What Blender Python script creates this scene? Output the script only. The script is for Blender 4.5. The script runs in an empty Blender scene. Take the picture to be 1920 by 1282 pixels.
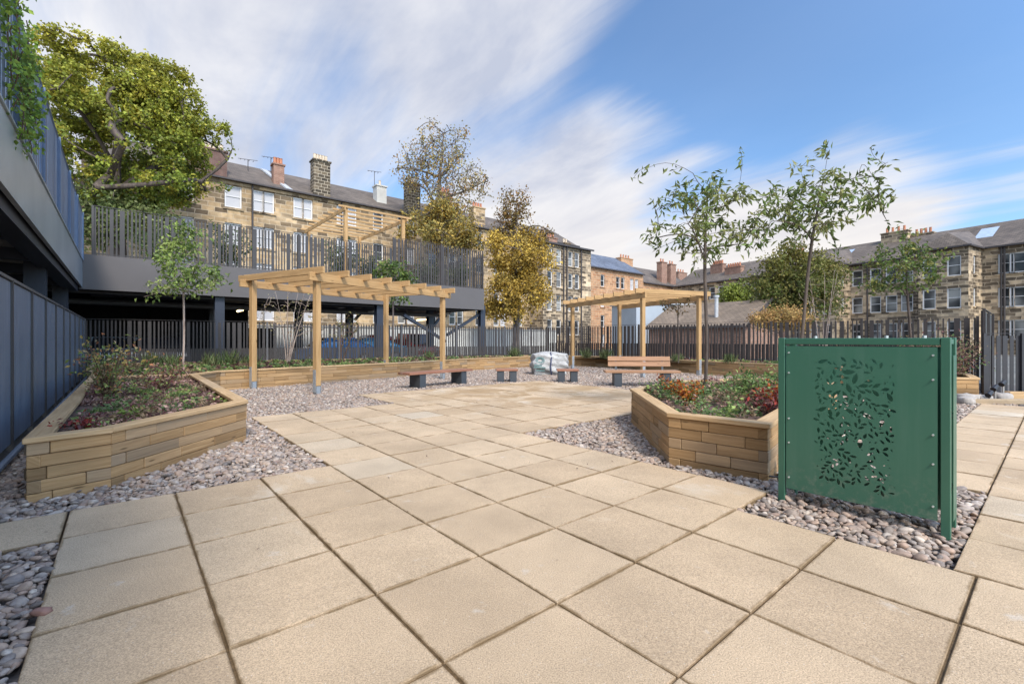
import bpy, bmesh, math, random
import numpy as np
from mathutils import Vector, Matrix
from mathutils.geometry import delaunay_2d_cdt
random.seed(7); rng = np.random.default_rng(7)
R = math.radians
scene = bpy.context.scene
COL = scene.collection

# ------------------------------------------------------------------ camera, sky, sun, exposure
EYE = 1.196; F = 866.0
cam = bpy.data.cameras.new("camera"); cam.sensor_width = 36; cam.lens = F / 1920 * 36
cam.shift_y = -4.0 / 1920; cam.clip_end = 2000; cam.clip_start = .05
co = bpy.data.objects.new("camera", cam); COL.objects.link(co)
co.location = (0, 0, EYE); co.rotation_euler = (R(90), 0, 0)
scene.camera = co
scene.render.resolution_x = 1024; scene.render.resolution_y = 683
scene.view_settings.view_transform = 'Standard'; scene.view_settings.look = 'None'
scene.view_settings.exposure = 0.75; scene.view_settings.gamma = 1
SUN_EL, SUN_AZ = 46, 156          # azimuth clockwise from +Y
sd = bpy.data.lights.new("sun", 'SUN'); sd.energy = 2.4; sd.angle = R(11); sd.color = (1, .93, .84)
so = bpy.data.objects.new("sun", sd); COL.objects.link(so)
sv = Vector((math.sin(R(SUN_AZ)) * math.cos(R(SUN_EL)), math.cos(R(SUN_AZ)) * math.cos(R(SUN_EL)), math.sin(R(SUN_EL))))
so.rotation_euler = sv.to_track_quat('Z', 'Y').to_euler()

w = bpy.data.worlds.new("World"); scene.world = w; w.use_nodes = True
wt = w.node_tree; wn = wt.nodes; wn.clear()
def WN(t, **k):
    n = wn.new(t)
    for a, b in k.items(): setattr(n, a, b)
    return n
def wl(a, b): wt.links.new(a, b)
def wm(op, a, b=None, c=None, clamp=False):
    n = WN('ShaderNodeMath', operation=op, use_clamp=clamp)
    for i, v in enumerate((a, b, c)):
        if v is None: continue
        if isinstance(v, (int, float)): n.inputs[i].default_value = v
        else: wl(v, n.inputs[i])
    return n.outputs[0]
out = WN('ShaderNodeOutputWorld'); bg = WN('ShaderNodeBackground'); bg.inputs[1].default_value = 0.1
sky = WN('ShaderNodeTexSky', sky_type='NISHITA', sun_disc=False, sun_elevation=R(SUN_EL), sun_rotation=R(SUN_AZ), air_density=1.0, dust_density=.6, ozone_density=2.2)
tc = WN('ShaderNodeTexCoord'); D = tc.outputs['Generated']
sep = WN('ShaderNodeSeparateXYZ'); wl(D, sep.inputs[0])
zz = wm('MAXIMUM', wm('ADD', sep.outputs[2], .16), .05)
cx_ = wm('DIVIDE', sep.outputs[0], zz); cy_ = wm('DIVIDE', sep.outputs[1], zz)
cmb = WN('ShaderNodeCombineXYZ'); wl(cx_, cmb.inputs[0]); wl(cy_, cmb.inputs[1])
def cnoise(scale, rot, stretch, detail, rough, dist=0, off=(0, 0, 0)):
    m1 = WN('ShaderNodeMapping'); m1.inputs['Rotation'].default_value = (0, 0, R(rot)); wl(cmb.outputs[0], m1.inputs[0])
    m2 = WN('ShaderNodeMapping'); m2.inputs['Scale'].default_value = (1, stretch, 1); m2.inputs['Location'].default_value = off; wl(m1.outputs[0], m2.inputs[0])
    n = WN('ShaderNodeTexNoise'); n.inputs['Scale'].default_value = scale; n.inputs['Detail'].default_value = detail
    n.inputs['Roughness'].default_value = rough; n.inputs['Distortion'].default_value = dist
    wl(m2.outputs[0], n.inputs['Vector']); return n.outputs[0]
n1 = cnoise(1.0, -37, .30, 5, .5, .25, (3.1, 1.7, 0))
n2 = cnoise(3.4, -40, .16, 7, .6, .3, (0, 4, 0))
mask = wm('ADD', wm('ADD', wm('MULTIPLY', n1, 1.05), wm('MULTIPLY', n2, .78)), -.425)
# broad cloud masses in fixed world directions: (direction, weight, half angle in degrees)
MASSES = [((-500, 866, 560), .30, 48), ((-150, 866, 300), .05, 22), ((240, 866, 215), .52, 17), ((-80, 866, 220), .10, 12), ((820, 866, 235), .46, 17), ((560, 866, 200), .32, 13), ((980, 866, 520), -.16, 20), ((860, 866, 620), -.10, 22),
          ((200, 866, 640), .10, 16), ((700, 866, 600), -.30, 36), ((330, 866, 390), -.14, 12), ((-20, 866, 330), -.02, 12), ((-310, 866, 350), -.20, 14), ((-260, 866, 560), -.08, 12),
          ((0, -900, 500), .22, 70)]
for d, wgt, ang in MASSES:
    v = Vector(d).normalized()
    dp = WN('ShaderNodeVectorMath', operation='DOT_PRODUCT'); wl(D, dp.inputs[0]); dp.inputs[1].default_value = v
    mr = WN('ShaderNodeMapRange', interpolation_type='SMOOTHSTEP'); wl(dp.outputs['Value'], mr.inputs[0])
    mr.inputs[1].default_value = math.cos(R(ang)); mr.inputs[2].default_value = 1 - (1 - math.cos(R(ang))) * .12
    mr.inputs[3].default_value = 0; mr.inputs[4].default_value = wgt
    mask = wm('ADD', mask, mr.outputs[0])
cov = WN('ShaderNodeMapRange', interpolation_type='SMOOTHSTEP'); wl(mask, cov.inputs[0])
cov.inputs[1].default_value = .40; cov.inputs[2].default_value = .86; cov.inputs[3].default_value = .05; cov.inputs[4].default_value = .95
n3 = cnoise(2.1, -37, .5, 6, .58, .3, (7, 2, 0))
ccr = WN('ShaderNodeValToRGB'); wl(n3, ccr.inputs[0])
ccr.color_ramp.elements[0].position = .36; ccr.color_ramp.elements[0].color = (3.5, 3.75, 4.5, 1)
ccr.color_ramp.elements[1].position = .62; ccr.color_ramp.elements[1].color = (5.8, 5.75, 5.85, 1)
# warmer, brighter cloud near the horizon
hz = WN('ShaderNodeMapRange', interpolation_type='SMOOTHSTEP'); wl(sep.outputs[2], hz.inputs[0])
hz.inputs[1].default_value = .08; hz.inputs[2].default_value = .42; hz.inputs[3].default_value = .8; hz.inputs[4].default_value = 0
mxh = WN('ShaderNodeMixRGB'); wl(hz.outputs[0], mxh.inputs[0]); wl(ccr.outputs[0], mxh.inputs[1]); mxh.inputs[2].default_value = (6.1, 5.6, 5.15, 1)
skm = WN('ShaderNodeMixRGB', blend_type='MULTIPLY'); skm.inputs[0].default_value = 1; wl(sky.outputs[0], skm.inputs[1]); skm.inputs[2].default_value = (.92, 1.16, 1.32, 1)
mx = WN('ShaderNodeMixRGB'); wl(cov.outputs[0], mx.inputs[0]); wl(skm.outputs[0], mx.inputs[1]); wl(mxh.outputs[0], mx.inputs[2])
glow = WN('ShaderNodeVectorMath', operation='DOT_PRODUCT'); wl(D, glow.inputs[0]); glow.inputs[1].default_value = sv
gr = WN('ShaderNodeMapRange', interpolation_type='SMOOTHSTEP'); wl(glow.outputs['Value'], gr.inputs[0]); gr.inputs[1].default_value = -.1; gr.inputs[2].default_value = 1; gr.inputs[3].default_value = 1; gr.inputs[4].default_value = 2.6
gm = WN('ShaderNodeMixRGB', blend_type='MULTIPLY'); gm.inputs[0].default_value = 1; wl(mx.outputs[0], gm.inputs[1]); wl(gr.outputs[0], gm.inputs[2])   # cloud is brighter round the sun, behind the camera
wl(gm.outputs[0], bg.inputs[0]); wl(bg.outputs[0], out.inputs[0])

# ------------------------------------------------------------------ helpers
TH = R(40.1); CT, ST = math.cos(TH), math.sin(TH); U0, V0, SL = 2.075, .31, .6
def uv(u, v): return Vector((-ST * u + CT * v, CT * u + ST * v, 0))      # u: away to the left, v: away to the right (slab directions)
def ab(a, b): return uv(a * SL + U0, b * SL + V0)
def to_ab(x, y): return ((-ST * x + CT * y - U0) / SL, (CT * x + ST * y - V0) / SL)
def X(px, Y): return (px - 960) / F * Y                                    # lateral metres for a bearing at depth Y
def Zp(py, Y): return EYE + (637 - py) / F * Y                              # height at depth Y
AU = TH + math.pi / 2       # heading angle of +u
AV = TH                     # heading angle of +v  (x axis rotated by TH)... uv(0,1)=(CT,ST)

ORG = {}
def org(o):
    while o is not None:
        if o.name in ORG: return ORG[o.name]
        o = o.parent
    return Vector((0, 0, 0))
class MB:
    def __init__(s): s.v = []; s.f = []; s.uv = []
    def quad(s, p, uvs=None):
        i = len(s.v); s.v += [tuple(q) for q in p]; s.f.append(tuple(range(i, i + len(p))))
        s.uv += uvs if uvs else [(0, 0)] * len(p)
    def box(s, c, size, rot=0, M=None):
        hx, hy, hz_ = size[0] / 2, size[1] / 2, size[2] / 2
        i = len(s.v); c = Vector(c)
        if M is None: M = Matrix.Rotation(rot, 3, 'Z')
        loc = [(-hx, -hy, -hz_), (hx, -hy, -hz_), (hx, hy, -hz_), (-hx, hy, -hz_), (-hx, -hy, hz_), (hx, -hy, hz_), (hx, hy, hz_), (-hx, hy, hz_)]
        for q in loc: s.v.append(tuple(M @ Vector(q) + c))
        L = max(range(3), key=lambda k: size[k]); ox, oy = random.uniform(0, 50), random.uniform(0, 50)
        for f in ((0, 3, 2, 1), (4, 5, 6, 7), (0, 1, 5, 4), (1, 2, 6, 5), (2, 3, 7, 6), (3, 0, 4, 7)):
            s.f.append(tuple(i + k for k in f))
            for k in f:
                q = loc[k]; o = [q[m] for m in range(3) if m != L]
                s.uv.append((q[L] + ox, o[0] + o[1] * 1.3 + oy))
        return s
    def bar(s, p0, p1, w_, h_, up=(0, 0, 1)):
        p0, p1 = Vector(p0), Vector(p1); d = p1 - p0; L = d.length; x = d.normalized(); upv = Vector(up)
        if abs(x.dot(upv)) > .98: upv = Vector((ST, -CT, 0))
        y = upv.cross(x).normalized(); z = x.cross(y)
        M = Matrix((x, y, z)).transposed(); return s.box((p0 + p1) / 2, (L, w_, h_), M=M)
    def tube(s, pts, rad, n=6, cap=True):
        pts = [Vector(p) for p in pts]; k = len(pts)
        if not hasattr(rad, '__len__'): rad = [rad] * k
        i0 = len(s.v); prev = None
        for j, p in enumerate(pts):
            d = (pts[min(j + 1, k - 1)] - pts[max(j - 1, 0)]).normalized()
            if prev is None: prev = d.orthogonal().normalized()
            prev = (prev - d * prev.dot(d)); prev = prev.normalized() if prev.length > 1e-6 else d.orthogonal().normalized()
            q = d.cross(prev)
            for m in range(n):
                a = 2 * math.pi * m / n; s.v.append(tuple(p + (prev * math.cos(a) + q * math.sin(a)) * rad[j]))
        for j in range(k - 1):
            for m in range(n):
                a, b = i0 + j * n + m, i0 + j * n + (m + 1) % n
                s.f.append((a, b, b + n, a + n)); s.uv += [(j * .3, m / n), (j * .3, (m + 1) / n), (j * .3 + .3, (m + 1) / n), (j * .3 + .3, m / n)]
        if cap:
            s.f.append(tuple(i0 + m for m in range(n))[::-1]); s.uv += [(0, 0)] * n
            s.f.append(tuple(i0 + (k - 1) * n + m for m in range(n))); s.uv += [(0, 0)] * n
        return s
    def prism(s, poly, z0, z1):
        n = len(poly); i = len(s.v); s.v += [(p[0], p[1], z0) for p in poly] + [(p[0], p[1], z1) for p in poly]
        s.f.append(tuple(range(i, i + n))[::-1]); s.f.append(tuple(range(i + n, i + 2 * n))); s.uv += [(0, 0)] * (2 * n)
        for k in range(n):
            a, b = i + k, i + (k + 1) % n; s.f.append((a, b, b + n, a + n)); s.uv += [(0, 0)] * 4
        return s
    def build(s, name, m, parent=None, bevel=0, smooth=False, local=False):
        o = org(parent) if (parent is not None and not local) else Vector((0, 0, 0))
        me = bpy.data.meshes.new(name); me.from_pydata([(x - o.x, y - o.y, z - o.z) for x, y, z in s.v], [], s.f)
        l = me.uv_layers.new(name='UVMap'); l.data.foreach_set('uv', np.array(s.uv, dtype=np.float32).ravel())
        me.materials.append(m)
        if smooth: me.polygons.foreach_set('use_smooth', [True] * len(me.polygons))
        me.update()
        ob = bpy.data.objects.new(name, me); COL.objects.link(ob); ob.parent = parent
        if bevel:
            b = ob.modifiers.new('bevel', 'BEVEL'); b.width = bevel; b.segments = 1; b.limit_method = 'ANGLE'
        return ob
def empty(name, loc, rz=0):
    o = bpy.data.objects.new(name, None); COL.objects.link(o); o.location = loc; o.rotation_euler[2] = rz
    o.empty_display_size = .1; ORG[o.name] = Vector(loc); return o
def tag(o, label=None, cat=None, group=None, kind=None):
    if label: o['label'] = label
    if cat: o['category'] = cat
    if group: o['group'] = group
    if kind: o['kind'] = kind
    return o
def copy_tree(o, parent=None):
    c = o.copy(); COL.objects.link(c); c.parent = parent
    for ch in list(o.children): copy_tree(ch, c)
    return c

# ------------------------------------------------------------------ materials
MAT = {}
class NT:
    def __init__(s, name):
        s.m = bpy.data.materials.new(name); s.m.use_nodes = True; s.t = s.m.node_tree; s.n = s.t.nodes
        s.b = s.n['Principled BSDF']; s.o = s.n['Material Output']; MAT[name] = s.m
    def N(s, t, **k):
        n = s.n.new(t)
        for a, b in k.items(): setattr(n, a, b)
        return n
    def L(s, a, b): s.t.links.new(a, b)
    def coord(s, kind='Object', scale=(1, 1, 1), rot=(0, 0, 0)):
        c = s.N('ShaderNodeTexCoord'); m = s.N('ShaderNodeMapping'); m.inputs['Scale'].default_value = scale; m.inputs['Rotation'].default_value = rot
        s.L(c.outputs[kind], m.inputs[0]); return m.outputs[0]
    def noise(s, vec, scale, detail=4, rough=.55, dist=0):
        n = s.N('ShaderNodeTexNoise'); n.inputs['Scale'].default_value = scale; n.inputs['Detail'].default_value = detail
        n.inputs['Roughness'].default_value = rough; n.inputs['Distortion'].default_value = dist
        if vec is not None: s.L(vec, n.inputs['Vector'])
        return n.outputs[0]
    def ramp(s, fac, stops, interp='LINEAR'):
        r = s.N('ShaderNodeValToRGB'); r.color_ramp.interpolation = interp; e = r.color_ramp.elements
        while len(e) < len(stops): e.new(.5)
        for k, (p, c) in enumerate(stops):
            e[k].position = p; e[k].color = (c[0], c[1], c[2], 1) if hasattr(c, '__len__') else (c, c, c, 1)
        s.L(fac, r.inputs[0]); return r.outputs[0]
    def mix(s, fac, a, b, mode='MIX'):
        n = s.N('ShaderNodeMixRGB', blend_type=mode)
        for k, v in enumerate((fac, a, b)):
            if isinstance(v, (int, float)): n.inputs[k].default_value = v if k == 0 else (v, v, v, 1)
            elif isinstance(v, tuple): n.inputs[k].default_value = (*v, 1)
            else: s.L(v, n.inputs[k])
        return n.outputs[0]
    def math(s, op, a, b=0.):
        n = s.N('ShaderNodeMath', operation=op)
        for k, v in enumerate((a, b)):
            if isinstance(v, (int, float)): n.inputs[k].default_value = v
            else: s.L(v, n.inputs[k])
        return n.outputs[0]
    def island(s): return s.N('ShaderNodeNewGeometry').outputs['Random Per Island']
    def bump(s, h, strength=.3, dist=.01):
        b = s.N('ShaderNodeBump'); b.inputs['Strength'].default_value = strength; b.inputs['Distance'].default_value = dist
        s.L(h, b.inputs['Height']); s.L(b.outputs[0], s.b.inputs['Normal']); return s
    def set(s, col=None, rough=None, metal=None, spec=None):
        if col is not None:
            if isinstance(col, tuple): s.b.inputs['Base Color'].default_value = (*col, 1)
            else: s.L(col, s.b.inputs['Base Color'])
        if rough is not None:
            if isinstance(rough, (int, float)): s.b.inputs['Roughness'].default_value = rough
            else: s.L(rough, s.b.inputs['Roughness'])
        if metal is not None: s.b.inputs['Metallic'].default_value = metal
        if spec is not None: s.b.inputs['Specular IOR Level'].default_value = spec
        return s
def paint(name, col, rough=.5, metal=0, var=.12, scale=3, spec=.5):
    t = NT(name); n = t.noise(t.coord(), scale, 5, .6)
    k = t.ramp(n, [(.3, 1 - var), (.7, 1 + var)]); t.set(t.mix(1., col, k, 'MULTIPLY'), rough, metal, spec)
    t.bump(t.noise(t.coord(), 120, 2), .05, .002); return t.m
def wood(name, ca, cb, rough=.7, var=.35):
    t = NT(name); u = t.coord('UV', (1.2, 26, 1)); g = t.noise(u, 1.6, 6, .6, 1.2)
    g2 = t.noise(t.coord('UV', (.7, 9, 1)), 1.4, 4, .6, .6)
    c = t.mix(t.ramp(g, [(.33, 0.), (.68, 1.)]), ca, cb)
    c = t.mix(t.ramp(g2, [(.35, .5), (.7, 0.)]), c, tuple(x * .62 for x in ca))
    i = t.island()
    c = t.mix(1., c, t.ramp(i, [(0, 1 - var), (.45, 1.), (1, 1 + var * .55)]), 'MULTIPLY')
    i2 = t.math('FRACT', t.math('MULTIPLY', i, 17.3))
    c = t.mix(t.ramp(i2, [(.6, 0.), (1, .35)]), c, (.36, .31, .24))
    kn = t.N('ShaderNodeTexVoronoi'); kn.inputs['Scale'].default_value = 1.0; t.L(t.coord('UV', (2.2, 9, 1)), kn.inputs['Vector'])
    c = t.mix(t.ramp(kn.outputs[0], [(.05, .8), (.11, 0.)]), c, tuple(x * .28 for x in ca))
    t.set(c, rough, spec=.3); t.bump(g, .25, .004); return t.m
M_timber = wood('planter_timber', (.33, .19, .08), (.50, .32, .155), .78, .36)
M_cap = wood('cap_timber', (.42, .265, .125), (.60, .42, .235), .75, .18)
M_pergola = wood('pergola_timber', (.395, .235, .098), (.53, .34, .16), .7, .15)
M_hard = wood('bench_hardwood', (.20, .085, .05), (.36, .18, .115), .55, .22)
M_bench2 = wood('backed_bench_hardwood', (.29, .15, .08), (.42, .25, .145), .6, .15)
M_steel = paint('galvanised_steel', (.45, .48, .50), .45, .6, .18, 14)
M_dark = paint('anthracite_powder_coat', (.042, .036, .034), .45, 0, .15, 4)
M_darkbrown = paint('bronze_powder_coat', (.046, .037, .033), .5, 0, .15, 4)
M_fascia = paint('fascia_grey', (.098, .088, .084), .6, 0, .07, .8)
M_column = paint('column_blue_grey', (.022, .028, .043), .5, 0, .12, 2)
M_green = paint('green_powder_coat', (.040, .125, .078), .38, 0, .06, 2)
t = NT('green_screen_sheet'); c0 = t.coord(); sz = t.N('ShaderNodeSeparateXYZ'); t.L(c0, sz.inputs[0])
low = t.math('MULTIPLY', t.ramp(sz.outputs[2], [(.10, 1.), (.42, 0.)]), t.ramp(t.noise(c0, 26, 6, .7), [(.5, 0.), (.72, .5)]))
run = t.math('MULTIPLY', t.ramp(t.noise(t.coord('Object', (14, 14, .8)), 1.2, 5, .65), [(.5, 0.), (.8, .28)]), 1.)
c = t.mix(low, t.mix(run, (.044, .135, .085), (.10, .19, .14)), (.26, .24, .19)); t.set(c, t.ramp(t.noise(c0, 5, 6, .7), [(.3, .28), (.7, .52)]), spec=.5); t.bump(t.noise(c0, 3, 3), .08, .01); M_sheet = t.m
M_white = paint('white_paint', (.66, .65, .63), .5, 0, .05, 3)
M_concrete = paint('concrete', (.33, .32, .30), .85, 0, .2, 1.5)
M_leg = paint('bench_leg_paint', (.045, .053, .062), .5, 0, .1, 4)
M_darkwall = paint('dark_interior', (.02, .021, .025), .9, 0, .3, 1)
M_lead = paint('lead_flashing', (.42, .43, .44), .6, .1, .15, 3)
M_pipe = paint('pipe_grey', (.10, .098, .10), .5, .1, .1, 3)
M_black = paint('black_plastic', (.015, .015, .018), .4)
M_pot = paint('clay_pot', (.55, .45, .33), .8, 0, .2, 3)
M_potred = paint('red_clay_pot', (.42, .17, .09), .8, 0, .2, 3)
M_render = paint('pale_render', (.50, .49, .45), .9, 0, .15, .6)
M_greyrender = paint('grey_blue_render', (.36, .40, .44), .85, 0, .08, .5)
M_rust = paint('drain_pipe_brown', (.05, .042, .04), .6, 0, .2, 3)
M_cloth = paint('bolt_metal', (.62, .64, .62), .35, .5)

t = NT('left_cladding_panel')     # blue grey coated steel, fluted
wv = t.N('ShaderNodeTexWave', wave_type='BANDS', bands_direction='X'); wv.inputs['Scale'].default_value = 7; t.L(t.coord('Object', rot=(0, 0, 0)), wv.inputs['Vector'])
t.set(t.mix(t.ramp(t.noise(t.coord(), 1.3, 5), [(.3, 0.), (.7, 1.)]), (.15, .19, .25), (.20, .245, .31)), .38, .25); t.bump(wv.outputs[0], .35, .01); M_clad = t.m
stk = t.noise(t.coord('Object', (9, 9, .5)), 1.2, 5, .6); t.set(t.mix(t.ramp(stk, [(.4, 0.), (.75, .35)]), t.mix(t.ramp(t.noise(t.coord(), 1.3, 5), [(.3, 0.), (.7, 1.)]), (.13, .165, .22), (.18, .225, .29)), (.24, .27, .30)), t.ramp(stk, [(.3, .3), (.7, .5)]), .2)
t = NT('brushed_fascia_steel')
t.set(t.mix(t.ramp(t.noise(t.coord(), .9, 4), [(.3, 0.), (.7, 1.)]), (.36, .40, .42), (.48, .52, .53)), .3, .4); t.bump(t.noise(t.coord(), .8, 2), .25, .05); M_fasteel = t.m

t = NT('concrete_slab')
c0 = t.coord(); sp = t.noise(c0, 170, 3, .7); blot = t.noise(c0, 1.4, 5, .6); i = t.island()
base = t.ramp(i, [(0, (.445, .325, .205)), (.4, (.485, .358, .228)), (.75, (.515, .382, .245)), (.96, (.485, .368, .242)), (1, (.50, .405, .29))])
c = t.mix(1., base, t.ramp(sp, [(.30, .55), (.5, 1.), (.70, 1.36)]), 'MULTIPLY')
vo = t.N('ShaderNodeTexVoronoi'); vo.inputs['Scale'].default_value = 95; t.L(c0, vo.inputs['Vector'])
vmask = t.math('MULTIPLY', t.ramp(vo.outputs['Distance'], [(.12, 1.), (.25, 0.)]), t.ramp(vo.outputs['Color'], [(.62, 0.), (.75, .8)]))
c = t.mix(vmask, c, t.ramp(t.noise(c0, 61, 1), [(.45, (.25, .19, .13)), (.6, (.72, .66, .56))]))
c = t.mix(1., c, t.ramp(blot, [(.3, .84), (.7, 1.13)]), 'MULTIPLY')
c = t.mix(t.ramp(t.noise(c0, .9, 6, .65, .5), [(.60, 0.), (.70, .5)]), c, (.60, .53, .42))
damp = ab(10.3, 11.8); vd = t.N('ShaderNodeVectorMath', operation='DISTANCE'); t.L(c0, vd.inputs[0]); vd.inputs[1].default_value = damp
wet = t.math('MULTIPLY', t.ramp(t.noise(c0, 1.25, 7, .62, .8), [(.47, 0.), (.55, .75)]), t.ramp(t.math('DIVIDE', vd.outputs['Value'], 4.2), [(.35, 1.), (1., 0.)]))
c = t.mix(wet, c, (.33, .215, .105))       # sand washed over the middle of the patio
c = t.mix(t.ramp(t.noise(c0, 1.9, 7, .7, .8), [(.66, 0.), (.72, .4)]), c, (.40, .28, .15))
c = t.mix(t.ramp(t.noise(c0, 6, 7, .7, .4), [(.64, 0.), (.74, .5)]), c, (.28, .19, .11))
# worn sandy edge next to the joints (uv runs 0..1 across a slab)
sx = t.N('ShaderNodeSeparateXYZ'); t.L(t.N('ShaderNodeTexCoord').outputs['UV'], sx.inputs[0])
e1 = t.math('ABSOLUTE', t.math('SUBTRACT', sx.outputs[0], .5)); e2 = t.math('ABSOLUTE', t.math('SUBTRACT', sx.outputs[1], .5))
edge = t.math('ADD', t.math('MAXIMUM', e1, e2), t.math('MULTIPLY', t.math('SUBTRACT', t.noise(c0, 5, 6, .7), .5), .11))
c = t.mix(t.ramp(edge, [(.486, 0.), (.503, .8)]), c, (.21, .14, .07))
c = t.mix(t.ramp(t.noise(c0, 3.3, 6, .68, .3), [(.63, 0.), (.70, .45)]), c, (.58, .52, .44))   # pale bloom
c = t.mix(t.math('MULTIPLY', t.ramp(t.noise(c0, 30, 4, .7), [(.62, 0.), (.70, .7)]), t.ramp(t.noise(c0, 2.3, 3, .6), [(.50, 0.), (.62, 1.)])), c, (.16, .11, .07))   # grit
t.set(c, .85, spec=.25); t.bump(sp, .7, .006); M_slab = t.m
t = NT('joint_sand'); t.set(t.ramp(t.noise(t.coord(), 60, 4), [(.3, (.07, .042, .018)), (.7, (.17, .108, .05))]), .95); M_joint = t.m
t = NT('gravel_bed'); t.set(t.ramp(t.noise(t.coord(), 40, 4), [(.3, (.06, .052, .05)), (.7, (.17, .15, .135))]), .95); M_bed = t.m
t = NT('pebble'); i = t.island()
c = t.ramp(i, [(0, (.21, .19, .18)), (.14, (.40, .33, .28)), (.28, (.29, .26, .25)), (.42, (.50, .37, .29)), (.56, (.42, .38, .35)), (.7, (.58, .47, .38)), (.82, (.33, .24, .20)), (.92, (.54, .49, .45)), (1, (.70, .62, .54))])
c = t.mix(1., c, t.ramp(t.noise(t.coord(), 45, 4, .6), [(.3, (.57, .54, .50)), (.7, (.92, .87, .81))]), 'MULTIPLY'); t.set(c, .65, spec=.3); t.bump(t.noise(t.coord(), 150, 3), .15, .003); M_peb = t.m
t = NT('soil'); t.set(t.ramp(t.noise(t.coord(), 25, 6, .7), [(.3, (.05, .03, .024)), (.7, (.20, .125, .095))]), .95); t.bump(t.noise(t.coord(), 40, 5), .8, .03); M_soil = t.m
t = NT('far_ground'); t.set(t.ramp(t.noise(t.coord(), .4, 6), [(.35, (.10, .10, .09)), (.65, (.17, .16, .14))]), .95); M_ground = t.m
t = NT('leaf')                      # colour of each plant comes with its leaves
at = t.N('ShaderNodeAttribute', attribute_name='Col'); i = t.island()
c = t.mix(1., at.outputs['Color'], t.ramp(i, [(0, .55), (.5, 1.), (1, 1.45)]), 'MULTIPLY')
t.set(c, .55, spec=.3)
tr = t.N('ShaderNodeBsdfTranslucent'); t.L(c, tr.inputs[0]); ms = t.N('ShaderNodeMixShader'); ms.inputs[0].default_value = .35
t.L(t.b.outputs[0], ms.inputs[1]); t.L(tr.outputs[0], ms.inputs[2]); t.L(ms.outputs[0], t.o.inputs[0]); M_leaf = t.m
def bark(name, a, b, sc=8):
    t = NT(name); t.set(t.ramp(t.noise(t.coord('Object', (1, 1, .25)), sc, 5, .65), [(.35, a), (.65, b)]), .85); t.bump(t.noise(t.coord('Object', (1, 1, .3)), sc * 3, 4), .5, .01); return t.m
M_bark = bark('bark_dark', (.045, .033, .026), (.12, .09, .07))
M_barkgrey = bark('bark_grey', (.075, .06, .05), (.17, .14, .12))
M_birch = bark('bark_birch', (.26, .19, .15), (.50, .40, .33), 14)
M_stem = bark('stem_brown', (.08, .045, .03), (.16, .09, .05))

def stone(name, cols, rubble=.35, bw=.62, bh=.30, dark=.5, mortar=(.46, .37, .26), soot=.55):
    t = NT(name); c = t.N('ShaderNodeTexCoord'); s = t.N('ShaderNodeSeparateXYZ'); t.L(c.outputs['Object'], s.inputs[0])
    cb = t.N('ShaderNodeCombineXYZ'); t.L(t.math('ADD', s.outputs[0], s.outputs[1]), cb.inputs[0]); t.L(s.outputs[2], cb.inputs[1])
    nz = t.N('ShaderNodeTexNoise'); nz.inputs['Scale'].default_value = 1.4; nz.inputs['Detail'].default_value = 3; t.L(c.outputs['Object'], nz.inputs['Vector'])
    va = t.N('ShaderNodeVectorMath', operation='MULTIPLY_ADD'); t.L(nz.outputs['Color'], va.inputs[0]); va.inputs[1].default_value = (rubble, rubble * .35, 0); t.L(cb.outputs[0], va.inputs[2])
    br = t.N('ShaderNodeTexBrick'); t.L(va.outputs[0], br.inputs['Vector']); br.inputs['Scale'].default_value = 1
    br.inputs['Brick Width'].default_value = bw; br.inputs['Row Height'].default_value = bh; br.inputs['Mortar Size'].default_value = .022; br.inputs['Mortar Smooth'].default_value = .4
    br.inputs['Color1'].default_value = (0, 0, 0, 1); br.inputs['Color2'].default_value = (1, 1, 1, 1); br.inputs['Mortar'].default_value = (.5, .5, .5, 1); br.inputs['Bias'].default_value = 0
    k = t.ramp(br.outputs['Color'], [(p, q) for p, q in cols])
    big = t.noise(c.outputs['Object'], .22, 5, .6, .5); med = t.noise(c.outputs['Object'], 2.2, 5, .65)
    sootm = t.ramp(t.math('MULTIPLY', t.math('ADD', big, t.math('MULTIPLY', br.outputs['Color'], .42)), 1.), [(.60, 0.), (.86, soot)])
    k = t.mix(sootm, k, (.060, .048, .036)); k = t.mix(br.outputs['Fac'], k, mortar)
    k = t.mix(1., k, t.ramp(med, [(.3, .72), (.7, 1.25)]), 'MULTIPLY'); t.set(k, .9, spec=.15); t.bump(br.outputs['Fac'], -.5, .03); return t.m
M_st1 = stone('sandstone_buff', [(0, (.32, .22, .12)), (.35, (.52, .37, .21)), (.7, (.62, .46, .28)), (1, (.46, .31, .17))], .25, .8, .34, soot=.8)
M_st2 = stone('sandstone_blackened', [(0, (.10, .078, .055)), (.28, (.19, .145, .10)), (.4, (.58, .44, .28)), (.8, (.80, .63, .43)), (1, (.50, .37, .24))], .45, .75, .30, soot=.9)
M_st3 = stone('sandstone_orange', [(0, (.38, .19, .10)), (.4, (.50, .28, .15)), (.7, (.58, .34, .19)), (1, (.44, .23, .12))], .1, .8, .32, soot=.35)
M_brick = stone('red_brick', [(0, (.19, .08, .055)), (.5, (.27, .12, .08)), (1, (.33, .17, .11))], .02, .23, .085, soot=.15, mortar=(.3, .22, .17))
M_brickdark = stone('plum_brick', [(0, (.13, .065, .055)), (.5, (.19, .09, .075)), (1, (.24, .13, .10))], .02, .23, .085, soot=.4, mortar=(.16, .12, .1))
M_band = stone('banded_chimney_stone', [(0, (.05, .042, .033)), (.5, (.10, .08, .055)), (.75, (.33, .26, .17)), (1, (.20, .15, .10))], .03, .5, .26, soot=.8, mortar=(.42, .36, .27))
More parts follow.
